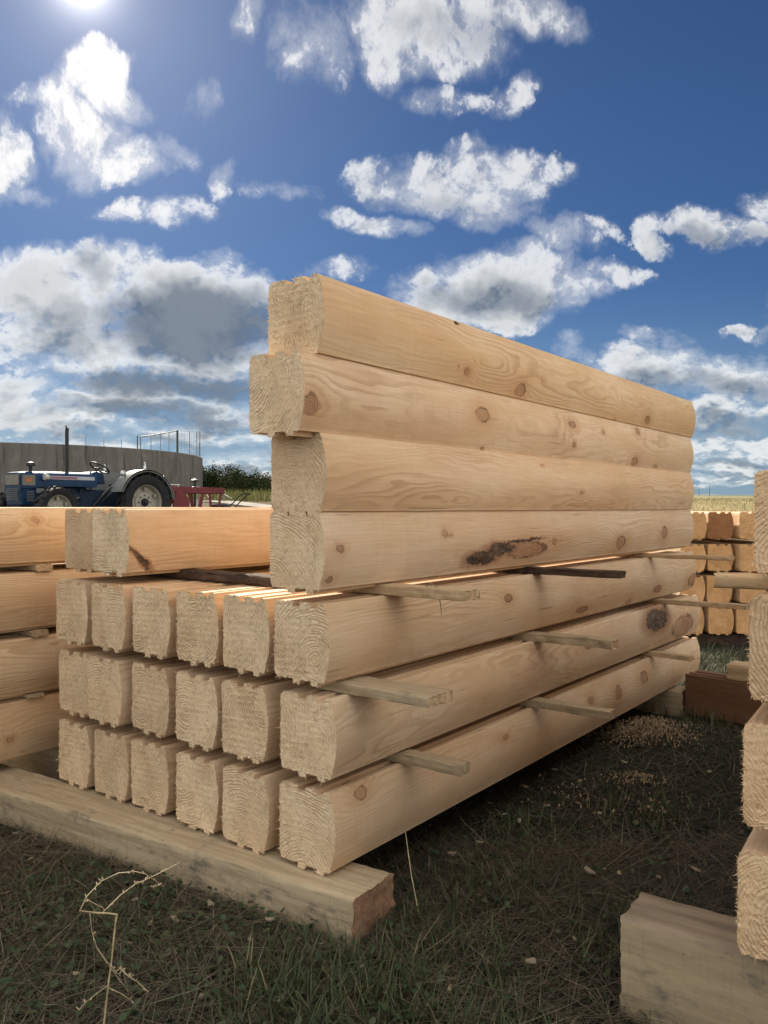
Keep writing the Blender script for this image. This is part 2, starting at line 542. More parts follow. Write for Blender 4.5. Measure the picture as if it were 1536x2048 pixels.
    for (kx, kz, rx, rz, rot) in barks:
        mp = N.mapping(bflat, loc=(kx, 0, kz), rot=(0, R(-rot), 0), scale=(rx, 1, rz), kind='TEXTURE')
        d = N.vm('LENGTH', mp, out='v')
        bmin = d if bmin is None else N.m('MINIMUM', bmin, d)
    rough = .72
    if bmin is not None:
        bn = N.noise(N.vm('MULTIPLY', Ps, (.4, 1, 1)), 60, 6, .7)
        bc = N.mix(N.smooth(bn, .35, .65), (.04, .026, .019), (.20, .13, .085))
        halo = N.smooth(bmin, 1.9, 1.0, 0, .8)
        col = N.mix(halo, col, (.33, .165, .085))
        bm_ = N.smooth(N.m('MULTIPLY_ADD', N.m('SUBTRACT', bn, .5), .6, bmin), 1.10, .9)
        col = N.mix(bm_, col, bc)
        hgt = N.m('ADD', hgt, N.m('MULTIPLY', bm_, N.m('MULTIPLY_ADD', bn, 3.0, -3.5)))
    N.put(bs.inputs['Base Color'], N.mix(1.0, col, obj_attr(N, 'tint', 'Color'), 'MULTIPLY'))
    bs.inputs['Roughness'].default_value = rough
    bs.inputs['Specular IOR Level'].default_value = .24
    bump(N, bs, hgt, .42, .0022)
    return m_


def pine_end():
    """Rough sawn end grain: rings round the pith, torn fibre, saw chatter."""
    m_, N, bs = new_mat("rough sawn end grain")
    P = N.n('ShaderNodeTexCoord').outputs['Object']
    px, py, pz = N.sep(P)
    seed = obj_attr(N, 'seed')
    Ps = N.vm('ADD', P, N.comb(N.m('MULTIPLY', seed, 1.3), seed, N.m('MULTIPLY', seed, .6)))
    wob = N.vm('SUBTRACT', N.noise(N.vm('MULTIPLY', Ps, (.6, 9., 9.)), 1.0, 3, .55, col=True), (.5, .5, .5))
    _, wy, wz = N.sep(N.vm('SCALE', wob, scale=.036))
    yy = N.m('ADD', N.m('SUBTRACT', py, obj_attr(N, 'pith_y')), wy)
    zz = N.m('ADD', N.m('SUBTRACT', pz, obj_attr(N, 'pith_z')), wz)
    rad = N.m('SQRT', N.m('ADD', N.m('MULTIPLY', yy, yy), N.m('MULTIPLY', zz, zz)))
    ph = N.m('MULTIPLY_ADD', rad, 112.0, N.m('MULTIPLY', N.noise(N.comb(rad, 0.0, seed), 30.0, 2, .5), 2.5))
    fr = N.m('FRACT', ph)
    late = N.m('MULTIPLY', N.smooth(fr, .25, .8), N.smooth(fr, 1.0, .86))
    vis = N.smooth(N.noise(Ps, 11., 3, .6), .40, .62, .10, .95)
    fuzz = N.noise(N.vm('MULTIPLY', Ps, (1., 1., .8)), 210., 4, .7)
    tear = N.noise(Ps, 46., 4, .65)
    base = N.mix(N.smooth(N.noise(Ps, 8., 4, .6), .32, .68), (.87, .68, .45), (.78, .575, .36))
    base = N.mix(N.smooth(tear, .5, .72, 0, .5), base, (.46, .31, .185))
    col = N.mix(N.m('MULTIPLY', N.m('MULTIPLY', late, vis), .38), base, (.36, .235, .13))
    col = N.mix(N.smooth(fuzz, .54, .70, 0, .52), col, (.32, .205, .11))
    col = N.mix(N.smooth(fuzz, .44, .32, 0, .40), col, (.74, .62, .45))
    col = N.mix(1.0, col, obj_attr(N, 'end_tint', 'Color'), 'MULTIPLY')
    N.put(bs.inputs['Base Color'], col)
    bs.inputs['Roughness'].default_value = .92
    bs.inputs['Specular IOR Level'].default_value = .12
    hgt = N.m('ADD', N.m('MULTIPLY', fuzz, 1.0), N.m('ADD', N.m('MULTIPLY', tear, 1.1), N.m('MULTIPLY', N.m('MULTIPLY', late, vis), -.7)))
    bump(N, bs, hgt, .62, .006)
    return m_


def rough_timber(name, light, dark, stain, streak=(3, 60, 60), amt=.5, bmp=.6, top=None):
    """Weathered or sawn boards: streaks along x, stains, grit."""
    m_, N, bs = new_mat(name)
    P = N.n('ShaderNodeTexCoord').outputs['Object']
    rnd = N.n('ShaderNodeObjectInfo').outputs['Random']
    P = N.vm('ADD', P, N.comb(N.m('MULTIPLY', rnd, 31.), N.m('MULTIPLY', rnd, 17.), rnd))
    g = N.noise(N.vm('MULTIPLY', P, streak), 1.0, 6, .65)
    col = N.mix(N.smooth(g, .34, .66), light, dark)
    st = N.noise(N.vm('MULTIPLY', P, (5, 9, 9)), 1.0, 8, .72)
    col = N.mix(N.smooth(st, .54, .70, 0, amt), col, stain)
    sp = N.noise(N.vm('MULTIPLY', P, (1, 1, 1)), 34., 5, .75)
    col = N.mix(N.smooth(sp, .63, .74, 0, .85), col, tuple(c * .3 for c in stain))
    scr = N.noise(N.vm('MULTIPLY', P, (160, 5, 9)), 1.0, 3, .6)
    col = N.mix(N.smooth(scr, .55, .75, 0, .3), col, tuple(c * .6 for c in dark))
    if top:                                # the weathered upper face
        _, _, oz = N.sep(N.n('ShaderNodeTexCoord').outputs['Object'])
        col = N.mix(N.smooth(N.m('MULTIPLY_ADD', N.m('SUBTRACT', st, .5), .05, oz), top[0] - .012, top[0], 0, .8), col, N.mix(N.smooth(g, .35, .65), top[1], tuple(c * .6 for c in top[1])))
    N.put(bs.inputs['Base Color'], col)
    bs.inputs['Roughness'].default_value = .85
    bs.inputs['Specular IOR Level'].default_value = .2
    bump(N, bs, N.m('ADD', g, N.m('ADD', N.m('MULTIPLY', scr, .4), N.m('MULTIPLY', sp, .8))), bmp, .004)
    return m_


END = pine_end()
SLEEPER = rough_timber("weathered sleeper timber", (.48, .385, .25), (.35, .27, .17), (.11, .10, .085), amt=.95)
SLEEPER_END = rough_timber("sleeper end", (.33, .20, .12), (.22, .125, .075), (.07, .05, .04), (2, 40, 40), .5)
SLEEPER_B = rough_timber('ochre sleeper timber', (.42, .325, .20), (.30, .235, .15), (.11, .10, .09), (2.5, 30, 30), .85, top=(.318, (.30, .235, .17)))
STICK = rough_timber("sawn lath", (.56, .42, .26), (.42, .29, .165), (.18, .13, .085), amt=.4)
STICK_GREY = rough_timber("grey sawn lath", (.44, .345, .22), (.31, .235, .145), (.10, .08, .06), amt=.6)
BARK = rough_timber("bark slab", (.115, .075, .05), (.045, .03, .024), (.02, .017, .015), (14, 40, 40), .6, 1.0)


# ------------------------------------------------------------------ the logs
LW, LH = 0.212, 0.219


def log_profile(step=.0062):
    """Cross-section (across from the flat back, up), counter-clockwise seen from the near end."""
    pts = [(.004, .010), (.009, .0)]
    for a, b in ((.070, .099), (.141, .168)):
        pts += [(a, .0), (a + .002, -.0125), (b - .002, -.0125), (b, .0)]
    pts += [(.1868, .0), (.1880, .0012)]
    for k in range(25):                                             # the rounded face
        t = k / 24
        z = .003 + t * (.2155 - .003)
        pts.append((.1880 + .0225 * max(0.0, math.sin(math.pi * t)) ** .9 * (1.05 - .1 * t), z))
    pts += [(.1868, .2178), (.184, LH)]
    for a, b in ((.170, .139), (.101, .068)):
        pts += [(a, LH), (a - .002, LH - .0135), (b + .002, LH - .0135), (b, LH)]
    pts += [(.012, LH), (.004, LH - .005), (0., LH - .014), (0., .02)]
    out = []
    for i, p in enumerate(pts):
        q_ = pts[(i + 1) % len(pts)]
        n = max(1, int(math.hypot(q_[0] - p[0], q_[1] - p[1]) / step))
        for k in range(n):
            out.append((p[0] + (q_[0] - p[0]) * k / n, p[1] + (q_[1] - p[1]) * k / n))
    return np.array(out)


PROF = log_profile()
PROF_COARSE = log_profile(.02)


def fibres(rng, base, dirs, length, width):
    """Thin three-sided splinters, vectorised: returns vertices and triangles."""
    n = len(base)
    d = dirs / np.linalg.norm(dirs, axis=1)[:, None]
    h = np.cross(d, rng.normal(size=(n, 3)))
    h /= np.linalg.norm(h, axis=1)[:, None]
    k = np.cross(d, h)
    w = (width / 2)[:, None]
    bend = rng.normal(size=(n, 3)) * length[:, None] * .22
    mid = base + d * length[:, None] * .55 + bend * .4
    tip = base + d * length[:, None] + bend
    vs = np.stack([base + h * w, base - h * w * .5 + k * w * .87, base - h * w * .5 - k * w * .87,
                   mid + h * w * .7, mid - h * w * .35 + k * w * .6, mid - h * w * .35 - k * w * .6, tip], 1)
    t = np.array([[0, 1, 4], [0, 4, 3], [1, 2, 5], [1, 5, 4], [2, 0, 3], [2, 3, 5], [3, 4, 6], [4, 5, 6], [5, 3, 6]])
    tris = (np.arange(n)[:, None, None] * 7 + t[None]).reshape(-1, 3)
    return vs.reshape(-1, 3), tris


def log_mesh(L, seed, near=True, far=False, fuzz=1.0, coarse=False, flat=False):
    """One milled log along +x, flat back at +y, rounded face at -y, tongues below, grooves above."""
    rng = np.random.default_rng(seed)
    prof = PROF_COARSE if coarse else PROF
    if flat:
        prof = prof.copy()
        prof[:, 0] = np.minimum(prof[:, 0], .186)
    n = len(prof)
    Y = LW / 2 - prof[:, 0]
    Z = prof[:, 1]
    nx = np.roll(prof, -1, 0) - np.roll(prof, 1, 0)
    nrm = np.stack([-nx[:, 1], -nx[:, 0]], 1)                         # outward, in (y, z)
    nrm /= np.linalg.norm(nrm, axis=1)[:, None] + 1e-9
    xs = np.unique(np.concatenate([[0, .004, .012], np.linspace(.05, L - .012, 3 if coarse else 12), [L - .004, L]]))
    bowy, bowz = rng.normal(0, .0008, 2)
    V, Q, MI = [], [], []
    for i, x in enumerate(xs):
        b = math.sin(math.pi * x / L)
        yy, zz = Y + bowy * b, Z + bowz * b
        if (i == 0 and near) or (i == len(xs) - 1 and far):           # torn rim
            j = rng.normal(0, .0007, n) * fuzz
            yy = yy + nrm[:, 0] * j
            zz = zz + nrm[:, 1] * j
        xx = np.full(n, x)
        if i == 0 and near:
            xx = xx + rng.normal(0, .0012, n) * fuzz
        V.append(np.stack([xx, yy, zz], 1))
    for i in range(len(xs) - 1):
        a = np.arange(n) + i * n
        b = np.roll(np.arange(n), -1) + i * n
        Q.append(np.stack([a, b, b + n, a + n], 1))
        MI.append(np.zeros(n, int))
    base_n = len(xs) * n
    cy, cz = Y.mean() * .9, LH * .5

    def cap(x0, sgn, first, rough):
        nonlocal base_n
        m_ = 26 if rough and not coarse else 5
        prev = np.arange(n) + first
        for r in range(1, m_ + 1):
            s = 1 - r / m_ * .995
            yy, zz = cy + (Y - cy) * s, cz + (Z - cz) * s
            xx = np.full(n, x0)
            if rough:
                pass
                xx = xx + (rng.normal(0, .0007, n) * min(1, s * 1.6) + .0004 * np.sin(zz * 330 + seed + 9 * yy) + .0003 * np.sin(yy * 510 + 40 * zz)) * fuzz
                yy = yy + rng.normal(0, .0008, n) * s
                zz = zz + rng.normal(0, .0008, n) * s
            V.append(np.stack([xx, yy, zz], 1))
            cur = np.arange(n) + base_n
            base_n += n
            q_ = np.stack([prev, cur, np.roll(cur, -1), np.roll(prev, -1)], 1)
            Q.append(q_ if sgn > 0 else q_[:, ::-1])
            MI.append(np.ones(n, int))
            prev = cur
        # the last ring is a pinhole; close it
        V.append(np.array([[x0, cy, cz]]))
        c = base_n
        base_n += 1
        q_ = np.stack([prev, np.full(n, c), np.full(n, c), np.roll(prev, -1)], 1)
        TR.append((q_[:, [0, 1, 3]] if sgn > 0 else q_[:, [3, 1, 0]]))

    TR = []
    cap(0.0, 1, 0, near)
    cap(L, -1, (len(xs) - 1) * n, far)
    V = np.concatenate(V)
    Q = np.concatenate(Q)
    MI = np.concatenate(MI)
    tri = np.concatenate([Q[:, [0, 1, 2]], Q[:, [0, 2, 3]]])
    tmi = np.concatenate([MI, MI])
    TRc = np.concatenate(TR)
    tri = np.concatenate([tri, TRc])
    tmi = np.concatenate([tmi, np.ones(len(TRc), int)])
    ns_main = len(tri)
    for end in ([0] if near else []) + ([1] if far else []):
        x0, sg = (0.0, -1.0) if end == 0 else (L, 1.0)
        # whiskers round the rim, thickest on the back, the grooves and the under edge
        per = (PROF if not coarse else prof)
        m_ = int((380 if not coarse else 60) * fuzz)
        wgt = np.where(nrm[:, 0] > .5, 1.5, np.where(nrm[:, 1] > .3, 1.1, np.where(nrm[:, 1] < -.3, 1.1, .45)))
        wgt = wgt * (0.35 + rng.random(n) ** 2 * 2)
        idx = rng.choice(n, m_, p=wgt / wgt.sum())
        jt, nx_ = rng.random(m_), (idx + 1) % n
        bs_ = np.stack([x0 - sg * rng.uniform(0.0, .003, m_), Y[idx] * (1 - jt) + Y[nx_] * jt, Z[idx] * (1 - jt) + Z[nx_] * jt], 1)
        dr = np.stack([sg * rng.uniform(.0, 1.2, m_), nrm[idx, 0], nrm[idx, 1]], 1) + rng.normal(0, .38, (m_, 3))
        ln = rng.gamma(1.6, .0018, m_) + .0012
        big = rng.random(m_) < .03
        ln[big] *= 2.4
        wd = rng.uniform(.0007, .0019, m_) * (1.25 if not coarse else 1.8)
        v1, t1 = fibres(rng, bs_, dr, ln, wd)
        # short torn tufts over the face
        m2 = int((1500 if not coarse else 120) * fuzz)
        yy = rng.uniform(Y.min() + .004, Y.max() - .006, m2)
        zz = rng.uniform(.006, LH - .016, m2)
        bs_ = np.stack([np.full(m2, x0) - sg * .0008, yy, zz], 1)
        dr = np.stack([sg * rng.uniform(.35, 1.0, m2), rng.normal(0, .8, m2), rng.normal(-.35, .8, m2)], 1)
        v2, t2 = fibres(rng, bs_, dr, rng.gamma(2.0, .0008, m2) + .0008, rng.uniform(.0006, .0013, m2) * (1 if not coarse else 2))
        o = len(V)
        V = np.concatenate([V, v1, v2])
        tri = np.concatenate([tri, t1 + o, t2 + o + len(v1)])
        tmi = np.concatenate([tmi, np.ones(len(t1) + len(t2), int)])
    me = raw_mesh("log", V, tri, smooth=True, mi=tmi)
    # smooth along the rounded face, sharp at the edges
    me.set_sharp_from_angle(angle=R(24))
    return me


def random_knots(rng, L, n):
    out = []
    for _ in range(n):
        r = rng.uniform(.009, .02)
        out.append((rng.uniform(.08, L - .08), rng.uniform(.03, .19), r * rng.uniform(1.0, 1.9), r, rng.uniform(-30, 70), rng.uniform(.9, 1.3)))
    return out


A_DIR = Vector((.601, .799, 0)).normalized()          # along the main stack, away from us
B_DIR = Vector((-A_DIR.y, A_DIR.x, 0))                 # across it, to the left
P0 = Vector((-.148, 2.25, 0))                          # its near right corner on the ground
PHI = math.atan2(A_DIR.y, A_DIR.x)
LOGN = [0]


def face_xz(px, py, t0, b=-.0, base=0.0):
    """Where a mark seen in the photograph lies on the rounded face of a log: along it and up it."""
    k = (px - CX) / FPX
    o = P0 + B_DIR * b
    t = (k * o.y - o.x) / (A_DIR.x - k * A_DIR.y)
    Zd = o.y + A_DIR.y * t
    return t - t0, H + (HY - py) / FPX * Zd - base


def add_log(label, loc, phi, L, seed, group, knots=None, barks=(), near=True, far=False, fuzz=1.0, coarse=False,
            pith=None, tint=(1, 1, 1), etint=(1, 1, 1), flat=False, cat='log', tilt=0.0, mesh=None, mat=None):
    rng = np.random.default_rng(seed + 1000)
    if knots is None:
        knots = random_knots(rng, L, 2)
    me = mesh or log_mesh(L, seed, near, far, fuzz, coarse, flat)
    if not me.materials:
        me.materials.append(mat or pine_side("planed pine %d" % seed, knots, barks))
        me.materials.append(END)
    o = bpy.data.objects.new("milled_log", me)
    COL.objects.link(o)
    o.location = loc
    o.rotation_euler = (tilt, 0, phi)
    if pith is None:
        pith = (rng.uniform(-.09, .08), rng.uniform(.0, .2))
    o['seed'] = float(seed * 3.77 % 41)
    o['pith_y'], o['pith_z'] = float(pith[0]), float(pith[1])
    f = rng.uniform(.90, 1.03)
    w = rng.uniform(-.05, .05)
    o['tint'] = [float(tint[0] * f), float(tint[1] * f * (1 - w * .4)), float(tint[2] * f * (1 - w))]
    f = rng.uniform(.92, 1.06)
    o['end_tint'] = [float(c * f) for c in etint]
    tag(o, label, cat, group)
    return o


MAIN = 'milled logs of the main stack'
WALL = 'four logs set up as a wall'
LONG = 3.40
Z3, Z2, Z1, ZW = .142, .402, .663, .920
ORD = ['first', 'second', 'third', 'fourth', 'fifth', 'nearest right-hand']
ROW = {1: 'top full row of six', 2: 'middle row of six', 3: 'bottom row of six on the sleeper'}
COLB = {1: [1.335, 1.107, .890, .654, .438, .212], 2: [1.335, 1.129, .901, .659, .440, .188], 3: [1.335, 1.112, .901, .654, .427, .192]}
SPECIAL = {
    (3, 2): 'fuzzy-ended log with a small black hole in its end, bottom row',
    (3, 4): 'log with bold curved rings and a dark spot on its end, bottom row',
    (2, 3): 'log with round rings on its end, fourth from the left, middle row',
    (1, 4): 'log with steep dark rings, fifth from the left, top row of six',
}
PITH = {(3, 4): (.02, .02), (2, 3): (.055, .10), (2, 5): (.30, .10), (1, 3): (.02, .12), (1, 4): (-.30, .05), (2, 2): (.05, .06), (3, 0): (.03, .12),
        (3, 1): (.2, .3), (3, 5): (.02, -.05), (1, 5): (-.05, .06)}
# marks on the near right-hand faces, read off the photograph
FACE = {
    1: dict(k=[(1020, 1196, 9, 9, 1), (1170, 1220, 13, 8, 1), (1320, 1178, 9, 9, 1), (1388, 1160, 9, 14, 1.0), (1265, 1205, 7, 9, 1.2)], b=[]),
    2: dict(k=[(1368, 1252, 24, 26, 1.0), (1180, 1292, 10, 7, 1)], b=[(1316, 1240, 24, 25)]),
    3: dict(k=[(730, 1588, 14, 15, 1.0), (1185, 1402, 7, 10, 1), (1238, 1386, 7, 17, 1), (1290, 1355, 9, 14, 1), (1015, 1475, 8, 8, 1.3)], b=[]),
}


def px_knots(marks, t0, b, base, L):
    out = []
    for (px, py, rx, ry, tn) in marks:
        x, z = face_xz(px, py, t0, b, base)
        x1, _ = face_xz(px + rx, py, t0, b, base)
        _, z1 = face_xz(px, py - ry, t0, b, base)
        out.append((x, z, max(.005, (x1 - x) * .85), max(.005, (z1 - z) * .85), 0.0, tn))
    return out


rg = random.Random(5)
seed = 10
for row, zb in ((3, Z3), (2, Z2), (1, Z1)):
    for c in range(6):
        bl = COLB[row][c]
        t0 = rg.uniform(-.008, .010) if c < 5 else 0.0
        wsc = .94 if c < 5 else 1.0
        bc = bl - LW / 2 * wsc
        loc = P0 + B_DIR * bc + A_DIR * t0
        loc.z = zb
        lab = SPECIAL.get((row, c))
        if lab is None:
            lab = ('pale log nearest to the right in the ' if c == 5 else 'pale log %s from the left in the ' % ORD[c] if c else
                   'pale log leftmost in the ') + ROW[row]
        kn, bk = None, ()
        if c == 5:
            kn = px_knots(FACE[row]['k'], t0, bl - LW, zb, LONG)
            bk = [(x, z, rx, rz, 0) for (x, z, rx, rz, _, _) in px_knots([(*m_, 1) for m_ in FACE[row]['b']], t0, bl - LW, zb, LONG)]
            if row == 2:
                lab = 'pale milled log with a black bark hollow near its far end, middle row of six'
        lg = add_log(lab, loc, PHI, LONG + rg.uniform(-.02, .02), seed, MAIN, knots=kn, barks=bk, pith=PITH.get((row, c)),
                far=(c == 5), fuzz=rg.uniform(.8, 1.15))
        lg.scale.y = wsc
        lg.rotation_euler.x = R(rg.uniform(-1.1, 1.1)) if c < 5 else 0
        seed += 1

# the two logs lying on the left of the stack, level with the horizon
for c, (bl, t0, lab) in enumerate(((1.335, .03, 'log with a smooth dark end and two clean grooves, on top at the left'),
                                   (1.112, .0, 'sunlit log with a split grey end, lying on top beside the dark-ended one'))):
    loc = P0 + B_DIR * (bl - LW / 2) + A_DIR * t0
    loc.z = ZW + .005
    add_log(lab, loc, PHI + R(.4 * c), LONG, seed, 'two logs on top of the main stack', fuzz=.25 if c == 0 else .9,
            knots=[(1.25, .06, .016, .012, 20, 1.), (2.4, .12, .02, .014, 0, 1.)], barks=[(.05, .05, .065, .011, -38)] if c else (),
            etint=(.78, .74, .72) if c == 0 else (1, 1.03, 1.06))
    seed += 1

# the four logs set up as a wall, along the near edge
wall = [
    (0.0, 0, 'lowest of the four wall logs, with a black bark scar and a large oval knot',
     [(682, 1097, 10, 9, 1), (893, 1066, 6, 8, 1.), (903, 1070, 4, 4, 1), (667, 1160, 10, 11, 1.15), (1058, 1100, 40, 17, .9), (1110, 1084, 6, 7, 1), (1245, 1085, 10, 16, 1.), (1330, 1065, 8, 18, 1.3)],
     [(968, 1118, 32, 15, 0), (1005, 1098, 32, 14, 0), (1052, 1080, 36, 4, 0)], (.10, -.04), .0),
    (0.0, 1, 'third wall log from the top, smooth and nearly knot free',
     [(1165, 985, 4, 4, 1), (1090, 930, 4, 4, 1.2)], [], (.02, .05), .0),
    (-.082, 2, 'second wall log from the top, pushed out leftwards, knot at its end',
     [(624, 809, 21, 26, 1.0), (967, 829, 15, 18, 1.0), (1147, 849, 8, 9, 1), (1151, 889, 4, 6, 1), (1275, 923, 7, 10, 1.), (1209, 863, 3, 5, 1), (1280, 862, 5, 8, 1), (1317, 932, 4, 4, 1.), (975, 897, 4, 4, 1)], [], (.13, .16), .0),
    (-.012, 3, 'topmost wall log against the sky, with oval ringed knots along its face',
     [(938, 743, 6, 9, 1.0), (1047, 780, 11, 15, 1.0), (1300, 840, 6, 9, 1.0), (920, 734, 2, 2, 1), (1239, 840, 3, 3, 1)], [(925, 645, 6, 4, 0)], (-.28, .12), .0),
]
for t0, i, lab, kn, bk, pith, _ in wall:
    zb = ZW + i * LH
    bl = .226 + (.004, -.002, .003, -.003)[i]
    loc = P0 + B_DIR * (bl - LW / 2) + A_DIR * t0
    loc.z = zb
    add_log(lab, loc, PHI, LONG - t0 + (.0, -.012, -.008, .012)[i], seed, WALL, knots=px_knots(kn, t0, bl - LW, zb, LONG),
            barks=[(x, z, rx, rz, 0) for (x, z, rx, rz, _, _) in px_knots([(m_[0], m_[1], m_[2], m_[3], 1) for m_ in bk], t0, bl - LW, zb, LONG)],
            pith=pith, far=True, fuzz=(.7, .8, .55, 1.1)[i], tint=((1, .98, .97), (1, .975, .96), (1.02, 1.0, .98), (1.03, 1.0, .93))[i])
    seed += 1

# the second stack, behind on the left
Q0 = Vector((-1.33, 3.32, 0)) - A_DIR * 1.5
LEFT = 'logs of the stack behind on the left'
lab_left = ['lowest log of the left-hand stack, with one dark knot', 'second log from the bottom of the left-hand stack, smooth faced',
            'third log from the bottom of the left-hand stack, broad curved grain', 'sunlit topmost log of the left-hand stack, one round knot by its edge']
KLEFT = [[(1.33, .08, .013, .012, 0, 1.)], [(.6, .1, .02, .015, 0, 1.)], [(2.4, .1, .02, .015, 0, 1.)], [(1.40, .17, .018, .013, 0, 1.0), (2.1, .06, .02, .014, 0, 1.)]]
for i, zb in enumerate((Z3 + .03, Z2 + .012, Z1 + .01, ZW + .012)):
    for j in range(2):
        loc = Q0 + B_DIR * (LW / 2 + j * .235) + A_DIR * rg.uniform(-.02, .02)
        loc.z = zb
        lb = lab_left[i] if j == 0 else 'hidden log behind the ' + ['lowest', 'second', 'third', 'topmost'][i] + ' log of the left-hand stack'
        add_log(lb, loc, PHI, 3.1, seed, LEFT, knots=KLEFT[i], near=False, coarse=False, tint=(1.03, .99, .92))
        seed += 1

# the stack close by on the right
RA = Vector((.55, .835, 0)).normalized()
RB = Vector((-RA.y, RA.x, 0))
RPHI = math.atan2(RA.y, RA.x)
RIGHT = 'logs of the stack close by on the right'
right = [(.757, 1.75, .197, 'lowest log of the near right-hand stack, with faint rings on its torn end'),
         (.768, 1.75, .472, 'second log from the bottom of the near right-hand stack'),
         (.776, 1.74, .743, 'third log from the bottom of the near right-hand stack, jagged sawn rim'),
         (.800, 1.77, 1.010, 'topmost log of the near right-hand stack, sunlit fuzzy edge')]
for i, (x, y, zb, lab) in enumerate(right):
    for j in range(2):
        loc = Vector((x, y, 0)) - RB * (LW / 2 + j * .225) + RA * (0 if j == 0 else rg.uniform(-.02, .02))
        loc.z = zb
        if j:
            lab = 'log at the picture edge by the ' + lab.split(',')[0].replace('near right-hand', 'right')
        add_log(lab, loc, RPHI, 2.6, seed, RIGHT, fuzz=.95, knots=random_knots(np.random.default_rng(seed), 2.6, 2),
                tint=(1.0, .96, .92), etint=(1.02, .95, .88), pith=(.0, .09) if i == 0 else None)
        seed += 1

# the stack further back on the right, its dark ends towards us
FAR = 'logs of the far stack seen between the two stacks'
FROW = ['lowest', 'second', 'third', 'top']
fm = [log_mesh(3.0, 400 + k, True, False, .7, False) for k in range(3)]
fmat = pine_side("planed pine far stack", random_knots(np.random.default_rng(4), 3.0, 3))
for i, zb in enumerate((.10, .362, .625, .893)):
    for j, px in enumerate((1362, 1418, 1479, 1540)):
        x = (px - CX) / FPX * 6.8
        loc = Vector((x + LW / 2 + rg.uniform(-.012, .012), 6.8 + rg.uniform(-.03, .03), zb))
        dark = (i == 3 and j == 1)
        lab = ('red-brown smooth end with a grey corner, top row of the far stack' if dark else
               'rough brown log, %s from the left, %s row of the far stack' % (ORD[j], FROW[i]))
        add_log(lab, loc, R(90), 3.0, seed, FAR, fuzz=.7, mesh=fm[(i + j) % 3], mat=fmat,
                etint=(.50, .32, .22) if dark else (.92, .70, .50))
        seed += 1

# the log lying across on the grass in the middle distance
OD = Vector((.689, -.725, 0)).normalized()
o_ = add_log('red-brown log lying across the grass between the stacks, grooved side up',
             Vector((1.658, 4.54, 0)) + Vector((.725, .689, 0)) * (LW / 2) + Vector((0, 0, .005)), math.atan2(OD.y, OD.x), 1.9, seed,
             'log on the grass', near=True, fuzz=.6, tint=(.29, .215, .19), etint=(.6, .5, .42), flat=True)


# ------------------------------------------------------------------ sleepers, laths, boards
def timber_mesh(L, w, h, seed, worn=.004, seg=None, ends=1, round_=.012):
    """A sawn timber along +x from 0 to L, centred on y, from z 0 to h, with worn edges and rough ends."""
    rng = np.random.default_rng(seed)
    prof = []
    r = round_
    for (cy, cz, a0) in ((w / 2 - r, r, -90), (w / 2 - r, h - r, 0), (-w / 2 + r, h - r, 90), (-w / 2 + r, r, 180)):
        for k in range(4):
            a = R(a0 + 30 * k)
            prof.append((cy + r * math.cos(a), cz + r * math.sin(a)))
    dense = []
    for i, p in enumerate(prof):
        q_ = prof[(i + 1) % len(prof)]
        m_ = max(1, int(math.hypot(q_[0] - p[0], q_[1] - p[1]) / .014))
        for k in range(m_):
            dense.append((p[0] + (q_[0] - p[0]) * k / m_, p[1] + (q_[1] - p[1]) * k / m_))
    P = np.array(dense)
    n = len(P)
    seg = seg or max(8, int(L / .03))
    xs = np.linspace(0, L, seg + 1)
    V, F, MI = [], [], []
    lowy = np.cumsum(rng.normal(0, worn * .12, seg + 1))
    lowz = np.cumsum(rng.normal(0, worn * .12, seg + 1))
    lowy -= np.linspace(lowy[0], lowy[-1], seg + 1)
    lowz -= np.linspace(lowz[0], lowz[-1], seg + 1)
    per = rng.normal(0, worn * .35, n)
    for i, x in enumerate(xs):
        j = rng.normal(0, worn * .18, n) + per * .35
        c = P - np.array([0, h / 2])
        ln = np.linalg.norm(c, axis=1)[:, None]
        p = P + c / ln * j[:, None]
        xx = np.full(n, x)
        if i in (0, seg):
            xx = xx + rng.normal(0, worn * .5, n)
        V.append(np.stack([xx, p[:, 0] + lowy[i], p[:, 1] + lowz[i]], 1))
    for i in range(seg):
        a = np.arange(n) + i * n
        b = np.roll(np.arange(n), -1) + i * n
        F.append(np.stack([a, b, b + n], 1))
        F.append(np.stack([a, b + n, a + n], 1))
        MI += [0] * (2 * n)
    cnt = (seg + 1) * n
    for (x, first, sg) in ((0., 0, 1), (L, seg * n, -1)):
        prev = np.arange(n) + first
        for r_ in range(1, 6):
            s = 1 - r_ / 5 * .99
            p = np.stack([np.full(n, x) + rng.normal(0, worn * .3, n) * s * s, P[:, 0] * s, h / 2 + (P[:, 1] - h / 2) * s], 1)
            V.append(p)
            cur = np.arange(n) + cnt
            cnt += n
            t = np.concatenate([np.stack([prev, cur, np.roll(cur, -1)], 1), np.stack([prev, np.roll(cur, -1), np.roll(prev, -1)], 1)])
            F.append(t if sg > 0 else t[:, ::-1])
            MI += [ends] * (2 * n)
            prev = cur
    me = raw_mesh("timber", np.concatenate(V), np.concatenate(F), smooth=True, mi=MI)
    me.set_sharp_from_angle(angle=R(45))
    return me


def timber(name, label, cat, loc, phi, L, w, h, mats, sd, group=None, worn=.004, tilt=0.0, roll=0.0, round_=.012):
    o = link(name, timber_mesh(L, w, h, sd, worn, round_=min(round_, w * .3, h * .3)), None, mats)
    o.location = loc
    o.rotation_euler = (roll, tilt, phi)
    return tag(o, label, cat, group)


